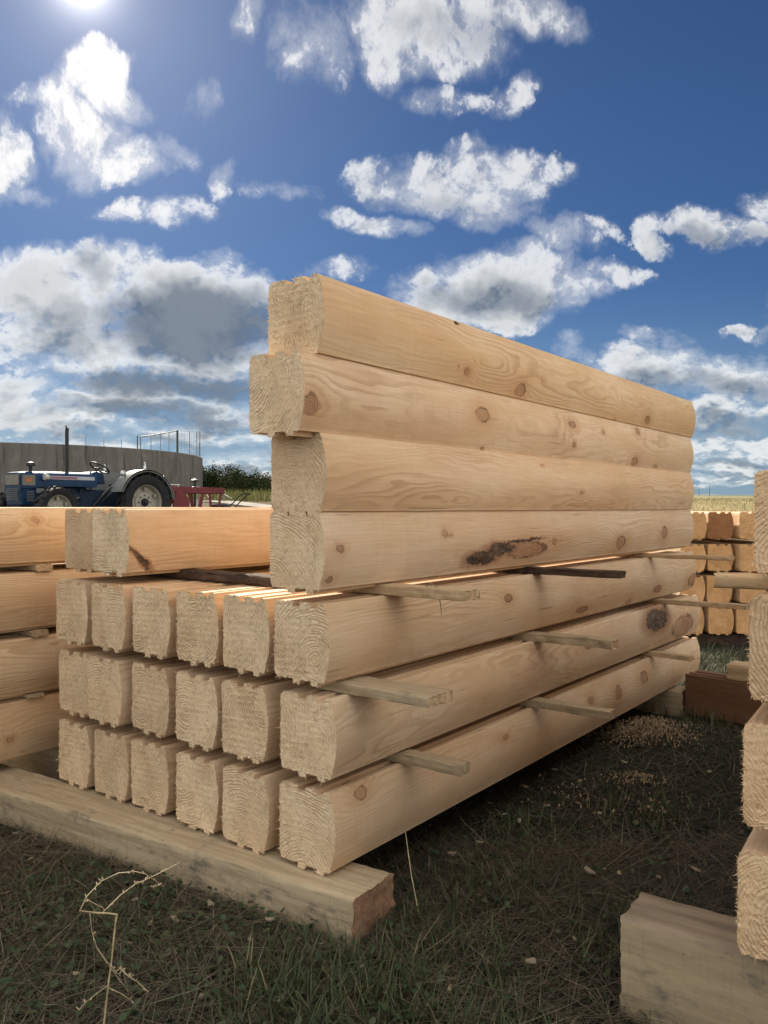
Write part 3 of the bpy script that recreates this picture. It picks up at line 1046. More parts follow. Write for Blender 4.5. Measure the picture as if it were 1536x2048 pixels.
SL = 'squared timbers carrying the stacks'
sd_ = Vector((-.084, 2.12, 0))
sdir = Vector((-1.296, .83, 0)).normalized()
sn = Vector((sdir.y, -sdir.x, 0))                                  # away from the camera side
if sn.y < 0:
    sn = -sn
sl = timber('sleeper', 'long weathered squared timber lying on the grass under the front of the main stack', 'sleeper',
            sd_ + sn * .105 + Vector((0, 0, -.035)), math.atan2(sdir.y, sdir.x), 2.9, .20, .163, [SLEEPER, SLEEPER_END], 3, SL, worn=.006, round_=.014)
p_ = P0 + A_DIR * 3.0 - B_DIR * .06
timber('sleeper', 'dark squared timber under the far end of the main stack', 'sleeper', (p_.x, p_.y, -.03), math.atan2(B_DIR.y, B_DIR.x), 1.5, .16, .158,
       [SLEEPER, SLEEPER_END], 4, SL, worn=.006)
p_ = Q0 + A_DIR * 1.62 - B_DIR * .01
timber('sleeper', 'squared timber under the stack on the left, in its shadow', 'sleeper', (p_.x, p_.y, -.03), math.atan2(B_DIR.y, B_DIR.x), .6, .16, .186,
       [SLEEPER, SLEEPER_END], 5, SL, worn=.006)
p_ = Vector((.56, 1.934, 0))
rd = Vector((.211, -.154, 0)).normalized()
p_ = p_ + Vector((-rd.y, rd.x, 0)) * .083
timber('sleeper', 'weathered squared timber close to the camera under the right-hand stack', 'sleeper', (p_.x, p_.y, -.14), math.atan2(rd.y, rd.x), 1.1, .166, .323,
       [SLEEPER_B, SLEEPER_B], 6, SL, worn=.004, round_=.02)
p_ = Vector((.80, 1.77, 0)) + RA * 1.9 + RB * .05
timber('sleeper', 'squared timber under the far end of the right-hand stack', 'sleeper', (p_.x, p_.y, -.02), math.atan2(rd.y, rd.x), .6, .15, .202,
       [SLEEPER, SLEEPER_END], 7, SL)
for k, yy in enumerate((6.95, 9.2)):
    timber('sleeper', ('front' if k == 0 else 'rear') + ' dark timber under the far stack', 'sleeper', (2.3, yy, -.02), 0, 1.4, .14, .105, [BARK, BARK], 8 + k, SL)

LA = 'laths between the layers of the main stack'


def lath(px, py, px2, label, h, w, zt, sd0, mats, cat='lath', inner=1.36, thick=None, roll=0.0, skew=0.0):
    """A lath under a layer whose underside is at zt, leaving the stack at px and ending at px2 in the photograph."""
    k = (px - CX) / FPX
    t = (k * P0.y - P0.x) / (A_DIR.x - k * A_DIR.y)
    o = P0 + A_DIR * t
    k2 = (px2 - CX) / FPX
    d = -B_DIR
    s = (k2 * o.y - o.x) / (d.x - k2 * d.y)
    end = o + d * s
    end.z = zt
    ph = math.atan2(B_DIR.y, B_DIR.x) + R(skew)
    return timber('lath', label, cat, end, ph, s + inner, w, h, mats, sd0, LA, worn=.0045, round_=.004, roll=roll)


G1, G2, G3 = Z1 + LH + .001, Z2 + LH + .001, Z3 + LH + .001
lath(800, 0, 945, 'pale sawn lath with a curled shaving, jutting out below the wall logs near the front', .030, .085, G1, 21, [STICK, STICK], inner=.24)
lath(1085, 0, 1245, 'dark bark-covered lath jutting out below the wall logs midway', .026, .07, G1, 22, [BARK, BARK], inner=.24)
lath(1310, 0, 1466, 'thin pale lath jutting out below the wall logs at the far end', .022, .05, G1, 23, [STICK, STICK], inner=.24)
lath(722, 0, 882, 'broad rough board jutting out under the top row of six near the front', .030, .115, G2, 24, [STICK_GREY, STICK], inner=.12, skew=0.0)
lath(1075, 0, 1232, 'thick grey lath jutting out under the top row of six midway', .032, .07, G2, 25, [STICK_GREY, STICK])
lath(1330, 0, 1496, 'long thin lath jutting out under the top row of six at the far end', .026, .05, G2, 26, [STICK, STICK])
lath(815, 0, 930, 'squarish grey lath jutting out under the middle row near the front', .031, .06, G3, 27, [STICK_GREY, STICK_GREY])
lath(1072, 0, 1226, 'grey lath jutting out under the middle row midway', .030, .055, G3, 28, [STICK_GREY, STICK_GREY])
lath(1305, 0, 1386, 'short lath jutting out under the middle row at the far end', .026, .05, G3, 29, [STICK, STICK])
p_ = P0 + A_DIR * .30 + B_DIR * .42
timber('lath', 'dark bark slab under the two logs on top of the main stack', 'lath', (p_.x, p_.y, G1), math.atan2(B_DIR.y, B_DIR.x), .95, .085, .034, [BARK, BARK], 30, LA, worn=.008)
p_ = P0 + A_DIR * 2.6 + B_DIR * .42
timber('lath', 'pale lath under the far ends of the two logs on top', 'lath', (p_.x, p_.y, G1), math.atan2(B_DIR.y, B_DIR.x), .95, .06, .030, [STICK, STICK], 31, LA)
LL = 'laths between the logs of the left-hand stack'
for k, (zt, h_) in enumerate(((Z3 + .03 + LH + .001, .0), (Z2 + .012 + LH + .001, .0), (Z1 + .01 + LH + .001, .0))):
    for m_, s_ in enumerate((1.42, 2.9)):
        p_ = Q0 + A_DIR * (s_ + .02 * k) - B_DIR * (.0 if m_ else -.012)
        hh = (.016, .026, .029)[k]
        timber('lath', '%s lath of the left-hand stack, under its %s log, %s' % (('rough', 'grey', 'pale')[k], ('second', 'third', 'top')[k], 'near the front corner' if m_ == 0 else 'at the hidden far end'),
               'lath', (p_.x, p_.y, zt), math.atan2(B_DIR.y, B_DIR.x), .46, .07, hh, [STICK_GREY if k < 2 else STICK, STICK], 40 + k * 2 + m_, LL)
LR = 'laths between the logs of the right-hand stack'
for k, (zt, h_) in enumerate(((.197 + LH + .001, .041), (.472 + LH + .001, .038), (.743 + LH + .001, .034))):
    out = (-.02, -.02, .075)[k]
    p_ = Vector((.757, 1.75, 0)) + RA * (.30, .25, .16)[k] + RB * out
    timber('lath', ('lath above the lowest log of the right-hand stack', 'lath above the second log of the right-hand stack',
                    'pale square-cut lath sticking out under the topmost log of the right-hand stack')[k], 'lath',
           (p_.x, p_.y, zt), math.atan2(-RB.y, -RB.x), .52, .06, h_, [STICK, STICK], 50 + k, LR)
    p_ = p_ + RA * 1.7 - RB * .06
    timber('lath', 'lath at the far end of the right-hand stack, %s gap from the ground' % ('first', 'second', 'third')[k], 'lath',
           (p_.x, p_.y, zt), math.atan2(-RB.y, -RB.x), .46, .06, h_, [STICK, STICK], 53 + k, LR)
# offcut with a torn end lying on the red-brown log
p_ = Vector((1.658, 4.54, 0)) + OD * .22 + Vector((.725, .689, 0)) * (LW / 2)
timber('offcut', 'pale weathered offcut with a torn end on the red-brown log', 'offcut', (p_.x, p_.y, LH + .006), math.atan2(OD.y, OD.x) + R(6), .8, .15, .085,
       [STICK, STICK], 60, None, worn=.007)
# ------------------------------------------------------------------ ground
GY = [-60, 8, 17.5, 30, 60, 300, 700, 1500, 2600]
GZ = [0, 0, .71, 1.36, 1.78, 5.2, 10.5, 20, 30]


def ground_z(x, y):
    z = np.interp(y, GY, GZ)
    z = z - .085 * np.exp(-((x - .62) / .5) ** 2 - ((y - 1.62) / .42) ** 2)
    return z + .012 * np.sin(x * 2.1 + 1) * np.sin(y * 1.7) + .006 * np.sin(x * 6.3 + y * 4.1)


def grid_mesh(name, xs, ys, zf):
    X, Y = np.meshgrid(xs, ys)
    V = np.stack([X.ravel(), Y.ravel(), zf(X, Y).ravel()], 1)
    nx, ny = len(xs), len(ys)
    i = (np.arange(ny - 1)[:, None] * nx + np.arange(nx - 1)[None]).ravel()
    F = np.stack([i, i + 1, i + nx + 1, i + nx], 1)
    return raw_mesh(name, V, F, smooth=True)


m_, N, bs = new_mat("trodden earth and grass")
P = N.n('ShaderNodeNewGeometry').outputs['Position']
gx, gy, gz = N.sep(P)
n1 = N.noise(P, 1.3, 6, .65)
n2 = N.noise(P, 14.0, 7, .7)
n3 = N.noise(N.vm('MULTIPLY', P, (.05, .02, 0)), 1.0, 6, .6)
soil = N.mix(N.smooth(n1, .38, .62), (.024, .027, .019), (.036, .034, .025))
soil = N.mix(N.smooth(n2, .5, .68, 0, .8), soil, (.050, .045, .032))
soil = N.mix(N.smooth(n2, .46, .34, 0, .7), soil, (.014, .020, .010))
field = N.mix(N.smooth(n3, .36, .62), (.30, .24, .115), (.20, .19, .085))
field = N.mix(N.smooth(N.noise(N.vm('MULTIPLY', P, (.7, .25, 0)), 1.0, 7, .7), .45, .7), field, (.40, .32, .17))
far_ = N.mix(N.smooth(N.noise(N.vm('MULTIPLY', P, (.006, .0025, 0)), 1.0, 5, .6), .42, .60), (.25, .20, .10), (.075, .085, .055))
field = N.mix(N.smooth(gy, 250., 700.), field, far_)
yard = N.mix(N.smooth(n2, .4, .65), (.13, .095, .055), (.085, .075, .038))
yard = N.mix(N.smooth(N.m('MULTIPLY_ADD', gx, -1.0, n1), -3.0, 1.0), field, yard)
yard = N.mix(N.smooth(gy, 31., 38.), yard, field)
N.put(bs.inputs['Base Color'], N.mix(N.smooth(N.m('MULTIPLY_ADD', n1, 6.0, gy), 13.0, 22.0), soil, yard))
bs.inputs['Roughness'].default_value = 1.0
bs.inputs['Specular IOR Level'].default_value = .1
bump(N, bs, N.m('ADD', N.m('MULTIPLY', n2, 1.0), N.noise(P, 60.0, 4, .7)), .8, .02)
GROUND = m_
xs = np.concatenate([-np.geomspace(2600, 9, 26), np.linspace(-8, 8, 90), np.geomspace(9, 2600, 26)])
ys = np.concatenate([[-60, -30, -12, -5], np.linspace(-2, 14, 90), np.linspace(14.5, 62, 60), np.geomspace(66, 2600, 40)])
tag(link("ground", grid_mesh("ground", xs, ys, ground_z), None, [GROUND]), kind='structure')


def hill_z(X, Y):
    t = np.clip((Y - 1500) / 700, 0, 1)
    return -6 + t * (40 + 6 * np.sin(X * .0023 + 1) + 4 * np.sin(X * .0071) + 2.0 * np.sin(X * .021 + 2) + 1.2 * np.sin(X * .06))


m_, N, bs = new_mat("wooded hills")
P = N.n('ShaderNodeNewGeometry').outputs['Position']
N.put(bs.inputs['Base Color'], N.mix(N.smooth(N.noise(N.vm('MULTIPLY', P, (.012, .004, .03)), 1.0, 6, .65), .42, .6), (.085, .11, .10), (.14, .155, .12)))
bs.inputs['Roughness'].default_value = 1.0
tag(link("hills", grid_mesh("hills", np.linspace(-2600, 2600, 320), np.linspace(1500, 2300, 9), hill_z), None, [m_]), kind='structure')

# concrete farm road beyond the tractor
m_, N, bs = new_mat("pale concrete road")
P = N.n('ShaderNodeNewGeometry').outputs['Position']
N.put(bs.inputs['Base Color'], N.mix(N.smooth(N.noise(P, 1.5, 7, .65), .35, .65), (.24, .21, .17), (.16, .14, .11)))
bs.inputs['Roughness'].default_value = .9
rv, rf = [], []
path = [(-14., 36.2), (-8.2, 33.0), (-5.6, 29.0), (-3.2, 24.6), (-1.0, 21.5), (3.0, 19.2), (12., 18.)]
for i, (x, y) in enumerate(path):
    a, b = path[max(0, i - 1)], path[min(len(path) - 1, i + 1)]
    d = Vector((b[0] - a[0], b[1] - a[1], 0)).normalized()
    nn = Vector((-d.y, d.x, 0)) * .45
    for s_ in (-1, 1):
        q_ = Vector((x, y, 0)) + nn * s_
        zc = float(ground_z(np.float64(q_.x), np.float64(q_.y)))
        rv += [(q_.x, q_.y, zc + .07), (q_.x, q_.y, zc - .3)]
for i in range(len(path) - 1):
    o = i * 4
    rf += [(o, o + 2, o + 6, o + 4), (o, o + 4, o + 5, o + 1), (o + 2, o + 3, o + 7, o + 6)]
mb = MB()
mb.add(rv, rf)
tag(mb.build("road", m_), kind='structure')

# ------------------------------------------------------------------ grass: far more blades than one could count
m_, N, bs = new_mat("grass blades")
ca = N.n('ShaderNodeAttribute', attribute_type='GEOMETRY', attribute_name='blade').outputs['Color']
N.put(bs.inputs['Base Color'], ca)
bs.inputs['Roughness'].default_value = .6
bs.inputs['Specular IOR Level'].default_value = .25
bs.inputs['Subsurface Weight'].default_value = 0.0
GRASS = m_


def blades(rng, base, length, lean, az, width, curl):
    """Tapered three-segment strips; returns vertices and triangles."""
    n = len(base)
    d = np.stack([np.cos(az), np.sin(az), np.zeros(n)], 1)
    s = np.stack([-np.sin(az), np.cos(az), np.zeros(n)], 1) * (width / 2)[:, None]
    up = np.array([0, 0, 1.])
    pts = [base]
    ang = lean.copy()
    p = base
    for k in range(3):
        p = p + (d * np.sin(ang)[:, None] + up * np.cos(ang)[:, None]) * (length / 3)[:, None]
        p[:, 2] = np.maximum(p[:, 2], base[:, 2] + .004)
        pts.append(p)
        ang = np.minimum(ang + curl, 2.2)
    vs = np.stack([pts[0] - s, pts[0] + s, pts[1] - s * .9, pts[1] + s * .9, pts[2] - s * .6, pts[2] + s * .6, pts[3]], 1)
    t = np.array([[0, 1, 3], [0, 3, 2], [2, 3, 5], [2, 5, 4], [4, 5, 6]])
    tris = (np.arange(n)[:, None, None] * 7 + t[None]).reshape(-1, 3)
    return vs.reshape(-1, 3), tris


def colour_attr(me, cols, per):
    a = me.color_attributes.new('blade', 'FLOAT_COLOR', 'POINT')
    c = np.repeat(np.concatenate([cols, np.ones((len(cols), 1))], 1), per, 0).astype(np.float32)
    a.data.foreach_set('color', c.ravel())


def make_grass(name, label, rng, xy, length, lean, width, curl, palette, weights, zf=ground_z, az=None, lift=0.0):
    n = len(xy)
    base = np.stack([xy[:, 0], xy[:, 1], zf(xy[:, 0], xy[:, 1]) - .006 + lift], 1)
    az = rng.uniform(0, 2 * math.pi, n) if az is None else az
    v, t = blades(rng, base, length, lean, az, width, curl)
    me = raw_mesh(name, v, t, smooth=True)
    pal = np.array(palette)
    cols = pal[rng.choice(len(pal), n, p=np.array(weights) / sum(weights))] * rng.uniform(.65, 1.3, (n, 1))
    colour_attr(me, cols, 7)
    o = link(name, me, None, [GRASS])
    return tag(o, kind='stuff')


gr = np.random.default_rng(77)


def scatter(n, x0, x1, y0, y1, keep=None):
    out = np.zeros((0, 2))
    while len(out) < n:
        p = np.stack([gr.uniform(x0, x1, n), gr.uniform(y0, y1, n)], 1)
        p = p[np.abs(p[:, 0]) < p[:, 1] * .53 + .6]
        if keep is not None:
            p = p[keep(p)]
        out = np.concatenate([out, p])
    return out[:n]


def clump(p):
    a = np.sin(p[:, 0] * 5.1 + 1.3 * np.sin(p[:, 1] * 3.3)) * np.sin(p[:, 1] * 4.3 + 1.1 * np.sin(p[:, 0] * 2.7))
    return gr.random(len(p)) < .42 + .58 * np.clip(a * .9 + .35, 0, 1)


GREENS = [(.024, .042, .018), (.034, .053, .021), (.050, .058, .028), (.078, .070, .040), (.17, .14, .082), (.095, .076, .05)]
xy = np.concatenate([scatter(44000, -1.9, 2.0, 1.25, 2.6, clump), scatter(40000, -2.2, 2.9, 2.2, 4.4, clump), scatter(22000, -1, 5.4, 4.2, 8.5, clump)])
n = len(xy)
make_grass("grass", None, gr, xy, gr.gamma(4, .010, n) + .015, gr.uniform(.75, 1.55, n), gr.uniform(.0018, .0042, n), gr.uniform(.05, .5, n),
           GREENS, [5, 4, 4, 3, 1.0, 1.6])
# matted dead stalks lying over it
xy = np.concatenate([scatter(33000, -1.9, 2.0, 1.25, 2.8), scatter(18000, -1.8, 4.4, 2.6, 6.5)])
n = len(xy)
make_grass("dead_grass", None, gr, xy, gr.gamma(4, .028, n) + .03, gr.uniform(1.2, 1.6, n), gr.uniform(.0014, .0030, n), gr.uniform(-.12, .16, n),
           [(0.134, 0.110, 0.072), (0.087, 0.072, 0.049), (0.232, 0.191, 0.128), (0.058, 0.049, 0.034)], [3, 4, .8, 3], lift=.012)


def tuft_xy(cs):
    ps, ls = [], []
    for (x, y, r, k, h) in cs:
        a, q_ = gr.uniform(0, 6.283, k), gr.random(k) ** .7 * r
        ps.append(np.stack([x + np.cos(a) * q_, y + np.sin(a) * q_], 1))
        ls.append(np.full(k, h) * gr.uniform(.45, 1.15, k))
    return np.concatenate(ps), np.concatenate(ls)


TUFTS = [(-.22, 1.98, .13, 420, .15), (-.02, 1.93, .12, 380, .15), (-.10, 1.80, .13, 420, .14), (.12, 1.84, .10, 240, .12), (-.30, 1.84, .12, 250, .12),
         (.36, 1.66, .10, 340, .17), (.28, 1.78, .10, 260, .13), (.44, 1.60, .07, 200, .16), (.62, 2.12, .10, 250, .13), (.72, 2.2, .09, 220, .14), (-.55, 2.06, .13, 200, .10),
         (.25, 2.06, .12, 220, .12), (.10, 2.24, .10, 220, .11), (.30, 2.5, .16, 240, .12), (-.75, 2.2, .14, 200, .10), (1.0, 3.0, .2, 250, .12),
         (1.75, 4.4, .25, 300, .16), (2.2, 5.4, .35, 500, .2), (1.95, 5.0, .2, 300, .22), (2.5, 6.0, .4, 500, .2), (-.95, 2.45, .13, 200, .1), (.52, 2.9, .15, 200, .11)]
xy, ln = tuft_xy([(a, b, r_ * 1.25, int(k * .6), h * .82) for a, b, r_, k, h in TUFTS])
n = len(xy)
make_grass("grass_tufts", None, gr, xy, ln, np.abs(gr.normal(.35, .28, n)), gr.uniform(.0028, .0058, n), gr.uniform(.08, .42, n),
           [(0.034, 0.055, 0.019), (0.052, 0.073, 0.026), (0.081, 0.088, 0.039), (0.156, 0.130, 0.072)], [4, 4, 3, 1])
# small clover-like leaves among the grass at the left
k_ = 2600
xy = np.concatenate([scatter(k_ - 700, -1.1, .1, 1.5, 2.6), scatter(700, 0, 1.5, 1.8, 3.0)])
lr = gr.uniform(.005, .013, k_)
th = gr.uniform(0, 6.283, k_)
zc = ground_z(xy[:, 0], xy[:, 1]) + gr.uniform(.012, .05, k_)
tl = gr.normal(0, .35, (k_, 2))
ring = []
for a in np.linspace(0, 2 * math.pi, 7)[:-1]:
    r_ = lr * (1 if abs(math.sin(a)) < .9 else .8)
    lx, ly = r_ * math.cos(a), r_ * .72 * math.sin(a)
    X, Y = lx * np.cos(th) - ly * np.sin(th), lx * np.sin(th) + ly * np.cos(th)
    ring.append(np.stack([xy[:, 0] + X, xy[:, 1] + Y, zc + X * tl[:, 0] + Y * tl[:, 1]], 1))
ring.append(np.stack([xy[:, 0], xy[:, 1], zc - lr * .2], 1))
v = np.stack(ring, 1).reshape(-1, 3)
t_ = np.array([[i, (i + 1) % 6, 6] for i in range(6)])
me = raw_mesh("clover_leaves", v, (np.arange(k_)[:, None, None] * 7 + t_[None]).reshape(-1, 3), smooth=True)
pal = np.array([(.022, .042, .016), (.034, .056, .022), (.050, .062, .028)])
colour_attr(me, pal[gr.integers(0, 3, k_)] * gr.uniform(.7, 1.25, (k_, 1)), 7)
tag(link("clover_leaves", me, None, [GRASS]), kind='stuff')

# dry grass on the bank beyond the tractor
rr = np.random.default_rng(9)
k_ = 9000
y_ = rr.uniform(30, 47, k_)
xy = np.stack([rr.uniform(-.30, -.02, k_) * y_, y_], 1)
make_grass("meadow_grass", None, rr, xy, rr.uniform(.25, .65, k_), np.abs(rr.normal(.25, .2, k_)), rr.uniform(.012, .03, k_), rr.uniform(.05, .3, k_),
           [(.20, .19, .06), (.30, .26, .10), (.13, .15, .045)], [3, 2, 3])
y_ = np.concatenate([rr.uniform(16, 34, 10000), rr.uniform(34, 75, 10000)])
xy = np.stack([rr.uniform(.22, .75, 20000) * y_, y_], 1)
make_grass("field_stubble", None, rr, xy, rr.uniform(.06, .16, 20000), np.abs(rr.normal(.4, .3, 20000)), rr.uniform(.006, .02, 20000), rr.uniform(.05, .3, 20000),
           [(.34, .27, .13), (.24, .21, .09), (.42, .34, .19)], [3, 2, 2])

# ------------------------------------------------------------------ chips and shavings
m_, N, bs = new_mat("wood chip")
rnd = N.n('ShaderNodeObjectInfo').outputs['Random']
P = N.n('ShaderNodeTexCoord').outputs['Object']
c_ = N.mix(rnd, (.38, .30, .19), (.22, .18, .125))
N.put(bs.inputs['Base Color'], N.mix(N.smooth(N.noise(P, 160., 4), .45, .65, 0, .6), c_, (.24, .18, .11)))
bs.inputs['Roughness'].default_value = .8
CHIP = m_
SHAV = paint('brown shavings', (.27, .19, .11), .9, var=.35, scale=30)


def chip_mesh(sd0):
    g = np.random.default_rng(sd0)
    n = 7
    a = np.sort(g.uniform(0, 2 * math.pi, n))
    r = g.uniform(.6, 1.1, n)
    out = np.stack([np.cos(a) * r * .022, np.sin(a) * r * .012], 1)
    top = [(x, y, .004 + g.uniform(0, .003) + x * x * 9) for x, y in out]
    bot = [(x * .96, y * .96, x * x * 9) for x, y in out]
    mb = MB()
    mb.add(bot + top, [tuple(range(n - 1, -1, -1)), tuple(range(n, 2 * n))] + [(i, (i + 1) % n, n + (i + 1) % n, n + i) for i in range(n)])
    return mb.mesh("wood_chip")


chips = [chip_mesh(k) for k in range(5)]
for m0 in chips:
    m0.materials.append(CHIP)


def on_ground(px, py):
    """The point of the near ground seen at a place in the photograph."""
    y = H * FPX / (py - HY)
    return (px - CX) / FPX * y, y


CH = [(110, 1650), (160, 1690), (30, 1690), (60, 1745), (230, 1735), (310, 1800), (480, 1690 + 60), (545, 1855), (420, 1835), (350, 1855), (500, 1900), (540, 1870),
      (600, 1905), (330, 1930), (300, 1860), (405, 2010), (560, 2020), (150, 1975), (640, 1910), (720, 1960), (270, 1820), (60, 1640), (200, 1655), (255, 1905),
      (1080, 1560), (1110, 1550), (1050, 1580), (1190, 1632), (1240, 1590), (1209, 1610), (1330, 1640), (1390, 1760), (1200, 1640), (1045, 1610), (1180, 1763), (1210, 1758),
      (1240, 1770), (1318, 1775), (1300, 1500), (1370, 1465), (1160, 1575), (1125, 1590), (1395, 1465), (1300, 1455), (860, 1660), (905, 1720), (960, 1700), (1350, 1540),
      (1420, 1560), (1040, 1660), (1005, 1745), (1110, 1690), (770, 2010), (900, 1985), (1060, 1930), (1150, 1880), (1010, 1640), (1095, 1620), (1250, 1540), (980, 1620)]
cr = random.Random(3)
for i, (px, py) in enumerate(CH):
    x, y = on_ground(px, min(py, 2060))
    big = cr.uniform(.35, 1.0)
    o = bpy.data.objects.new("wood_chip", chips[i % 5])
    COL.objects.link(o)
    o.location = (x, y, float(ground_z(np.float64(x), np.float64(y))) + cr.uniform(.018, .035))
    o.rotation_euler = (cr.uniform(-.35, .35), cr.uniform(-.35, .35), cr.uniform(0, 6.28))
    o.scale = (big, big * cr.uniform(.7, 1.3), big)
    tag(o, 'small pale wood chip lying in the dark grass', 'wood chip', 'wood chips scattered in the grass')
# drifts of shavings by the foot of the stack
sr = np.random.default_rng(21)
V, T = [], []
cnt = 0
for (cx_, cy_, rx, ry, k) in ((1.26, 4.02, .24, .14, 1500), (1.02, 3.35, .12, .08, 170), (1.38, 4.25, .2, .12, 500), (.72, 3.2, .14, .2, 60), (.95, 3.05, .15, .15, 50)):
    for _ in range(k):
        g = sr.normal(0, .5, 2)
        p = np.array([cx_ + g[0] * rx, cy_ + g[1] * ry, 0])
        p[2] = float(ground_z(np.float64(p[0]), np.float64(p[1]))) + .02 + sr.uniform(0, .05) * math.exp(-float(g @ g)) * (2.0 if k > 800 else .8)
        a, w_, L_ = sr.uniform(0, 6.28), sr.uniform(.001, .0032), sr.uniform(.002, .0075)
        e1 = np.array([math.cos(a), math.sin(a), sr.normal(0, .4)]) * L_
        e2 = np.array([-math.sin(a), math.cos(a), sr.normal(0, .4)]) * w_
        e3 = np.array([0, 0, sr.uniform(.003, .009)])
        V += [p - e1 - e2, p - e1 + e2, p - e2 + e3, p + e2 + e3, p + e1 - e2, p + e1 + e2]
        T += [[cnt, cnt + 1, cnt + 3], [cnt, cnt + 3, cnt + 2], [cnt + 2, cnt + 3, cnt + 5], [cnt + 2, cnt + 5, cnt + 4]]
        cnt += 6
tag(link("wood_shavings", raw_mesh("wood_shavings", np.array(V), np.array(T), smooth=True), None, [SHAV]), kind='stuff')
# one long shaving curling off the lath below the wall
mb = MB()
k = (835 - CX) / FPX
p_ = P0 + A_DIR * .33 - B_DIR * .11
mb.tube([p_ + Vector((-.02, 0, G1 + .024)), p_ + Vector((.0, -.012, G1 + .043)), p_ + Vector((.02, -.03, G1 + .03)), p_ + Vector((.028, -.045, G1 - .02)), p_ + Vector((.03, -.05, G1 - .05))],
        [.0015, .0022, .002, .0016, .0006], 5)
tag(mb.build("wood_shaving", CHIP, smooth=60), 'thin curled shaving hanging off the pale lath below the wall logs', 'wood shaving')
# straw leaning on the end of the front sleeper
mb = MB()
x0, y0 = on_ground(838, 1838)
mb.tube([(x0, y0, .01), (x0 - .02, y0 + .05, .10), (x0 - .035, y0 + .11, .20)], [.0022, .0018, .0012], 5)
DRY = paint("dry stalk", (.44, .345, .20), .6, var=.3, scale=40)
tag(mb.build("straw", DRY, smooth=60), 'single straw leaning beside the end of the long front sleeper', 'straw')

# ------------------------------------------------------------------ the dead weed in the foreground
wd = empty("dead_weed", (-.60, 1.66, 0.0))
tag(wd, 'broken dead weed standing in front of the stack, its stalk lit by the sun', 'weed')


def wp(px, py, y=1.62):
    return Vector(((px - CX) / FPX * y + .60, y - 1.66, H + (HY - py) / FPX * y))


mb = MB()
mb.tube([Vector((0.005, 0, -.01)), wp(205, 2060), wp(214, 1980), wp(222, 1920), wp(228, 1860), wp(232, 1832)], [.0024, .0021, .0018, .0016, .0016, .0022], 7)
mb.build("stalk", DRY, wd, smooth=60)
mb = MB()
mb.tube([wp(232, 1832), wp(215, 1829, 1.60), wp(190, 1828, 1.58), wp(158, 1824, 1.55)], [.0022, .0016, .0018, .0012], 7)
mb.build("snapped_stalk", DRY, wd, smooth=60)


def twig(pts, r0, r1, y0, y1, buds, sd0):
    g = random.Random(sd0)
    n = len(pts)
    P_ = [wp(px, py, y0 + (y1 - y0) * i / (n - 1)) for i, (px, py) in enumerate(pts)]
    mb = MB()
    mb.tube(P_, [r0 + (r1 - r0) * i / (n - 1) for i in range(n)], 6)
    for _ in range(buds):
        i = g.randrange(n - 1)
        q_ = P_[i].lerp(P_[i + 1], g.random())
        e = Vector((g.uniform(-1, 1), g.uniform(-1, 1), g.uniform(-.3, 1))).normalized()
        mb.tube([q_, q_ + e * .004, q_ + e * .008], [.0005, .0015, .0004], 5)
    return mb.build("twig", DRY, wd, smooth=60)


twig([(158, 1824), (172, 1795), (200, 1765), (235, 1748), (270, 1745), (290, 1750), (312, 1765), (325, 1775)], .0012, .0005, 1.55, 1.62, 14, 1)
twig([(205, 1826), (240, 1792), (270, 1770), (300, 1757), (330, 1742), (358, 1727)], .0012, .0005, 1.58, 1.66, 14, 2)
twig([(178, 1830), (182, 1865), (192, 1898), (212, 1925), (230, 1945), (238, 1955)], .0010, .0005, 1.57, 1.62, 8, 3)
twig([(236, 1938), (255, 1955), (275, 1968), (294, 1986)], .0016, .0006, 1.6, 1.6, 9, 4)
twig([(212, 1975), (192, 1990), (172, 2006), (155, 2024)], .0010, .0005, 1.62, 1.56, 5, 5)
twig([(214, 1978), (240, 1990), (262, 2005)], .0014, .0006, 1.62, 1.66, 3, 6)
twig([(172, 1800), (185, 1808), (205, 1818)], .001, .0007, 1.56, 1.58, 2, 7)

# ------------------------------------------------------------------ concrete tank with its railing
TC, TR_, T0, T1 = Vector((-18.03, 39.86, 0)), 9.0, .9, 3.66
m_, N, bs = new_mat("shuttered concrete")
P = N.n('ShaderNodeTexCoord').outputs['Object']
cx_, cy_, cz_ = N.sep(P)
an = N.m('MULTIPLY', N.m('ARCTAN2', cy_, cx_), TR_)
Q = N.comb(an, 0.0, cz_)
streak = N.noise(N.vm('MULTIPLY', Q, (3.2, 1, .22)), 1.0, 6, .65)
board = N.m('FRACT', N.m('MULTIPLY', an, 1 / 1.25))
seam = N.m('MAXIMUM', N.smooth(board, .03, .0), N.smooth(board, .97, 1.0))
lift_ = N.smooth(N.m('ABSOLUTE', N.m('SUBTRACT', cz_, 1.72)), .035, .0)
col = N.mix(N.smooth(streak, .33, .67), (.155, .145, .132), (.115, .106, .095))
col = N.mix(N.smooth(N.noise(Q, 2.2, 7, .7), .5, .68, 0, .6), col, (.225, .205, .18))
col = N.mix(N.m('MULTIPLY', N.smooth(N.noise(N.vm('MULTIPLY', Q, (6., 1, .5)), 1.0, 4, .6), .56, .68), N.smooth(cz_, .6, 2.6)), col, (.06, .055, .05))
col = N.mix(N.m('MULTIPLY', N.m('MAXIMUM', seam, lift_), .3), col, (.065, .06, .055))
N.put(bs.inputs['Base Color'], col)
bs.inputs['Roughness'].default_value = .9
bump(N, bs, N.m('ADD', streak, N.m('MULTIPLY', seam, -1.0)), .4, .03)
CONC = m_
tank = empty("concrete_tank", (TC.x, TC.y, 0))
tag(tank, 'round grey concrete tank behind the blue tractor, with railings on its rim', 'tank')
mb = MB()
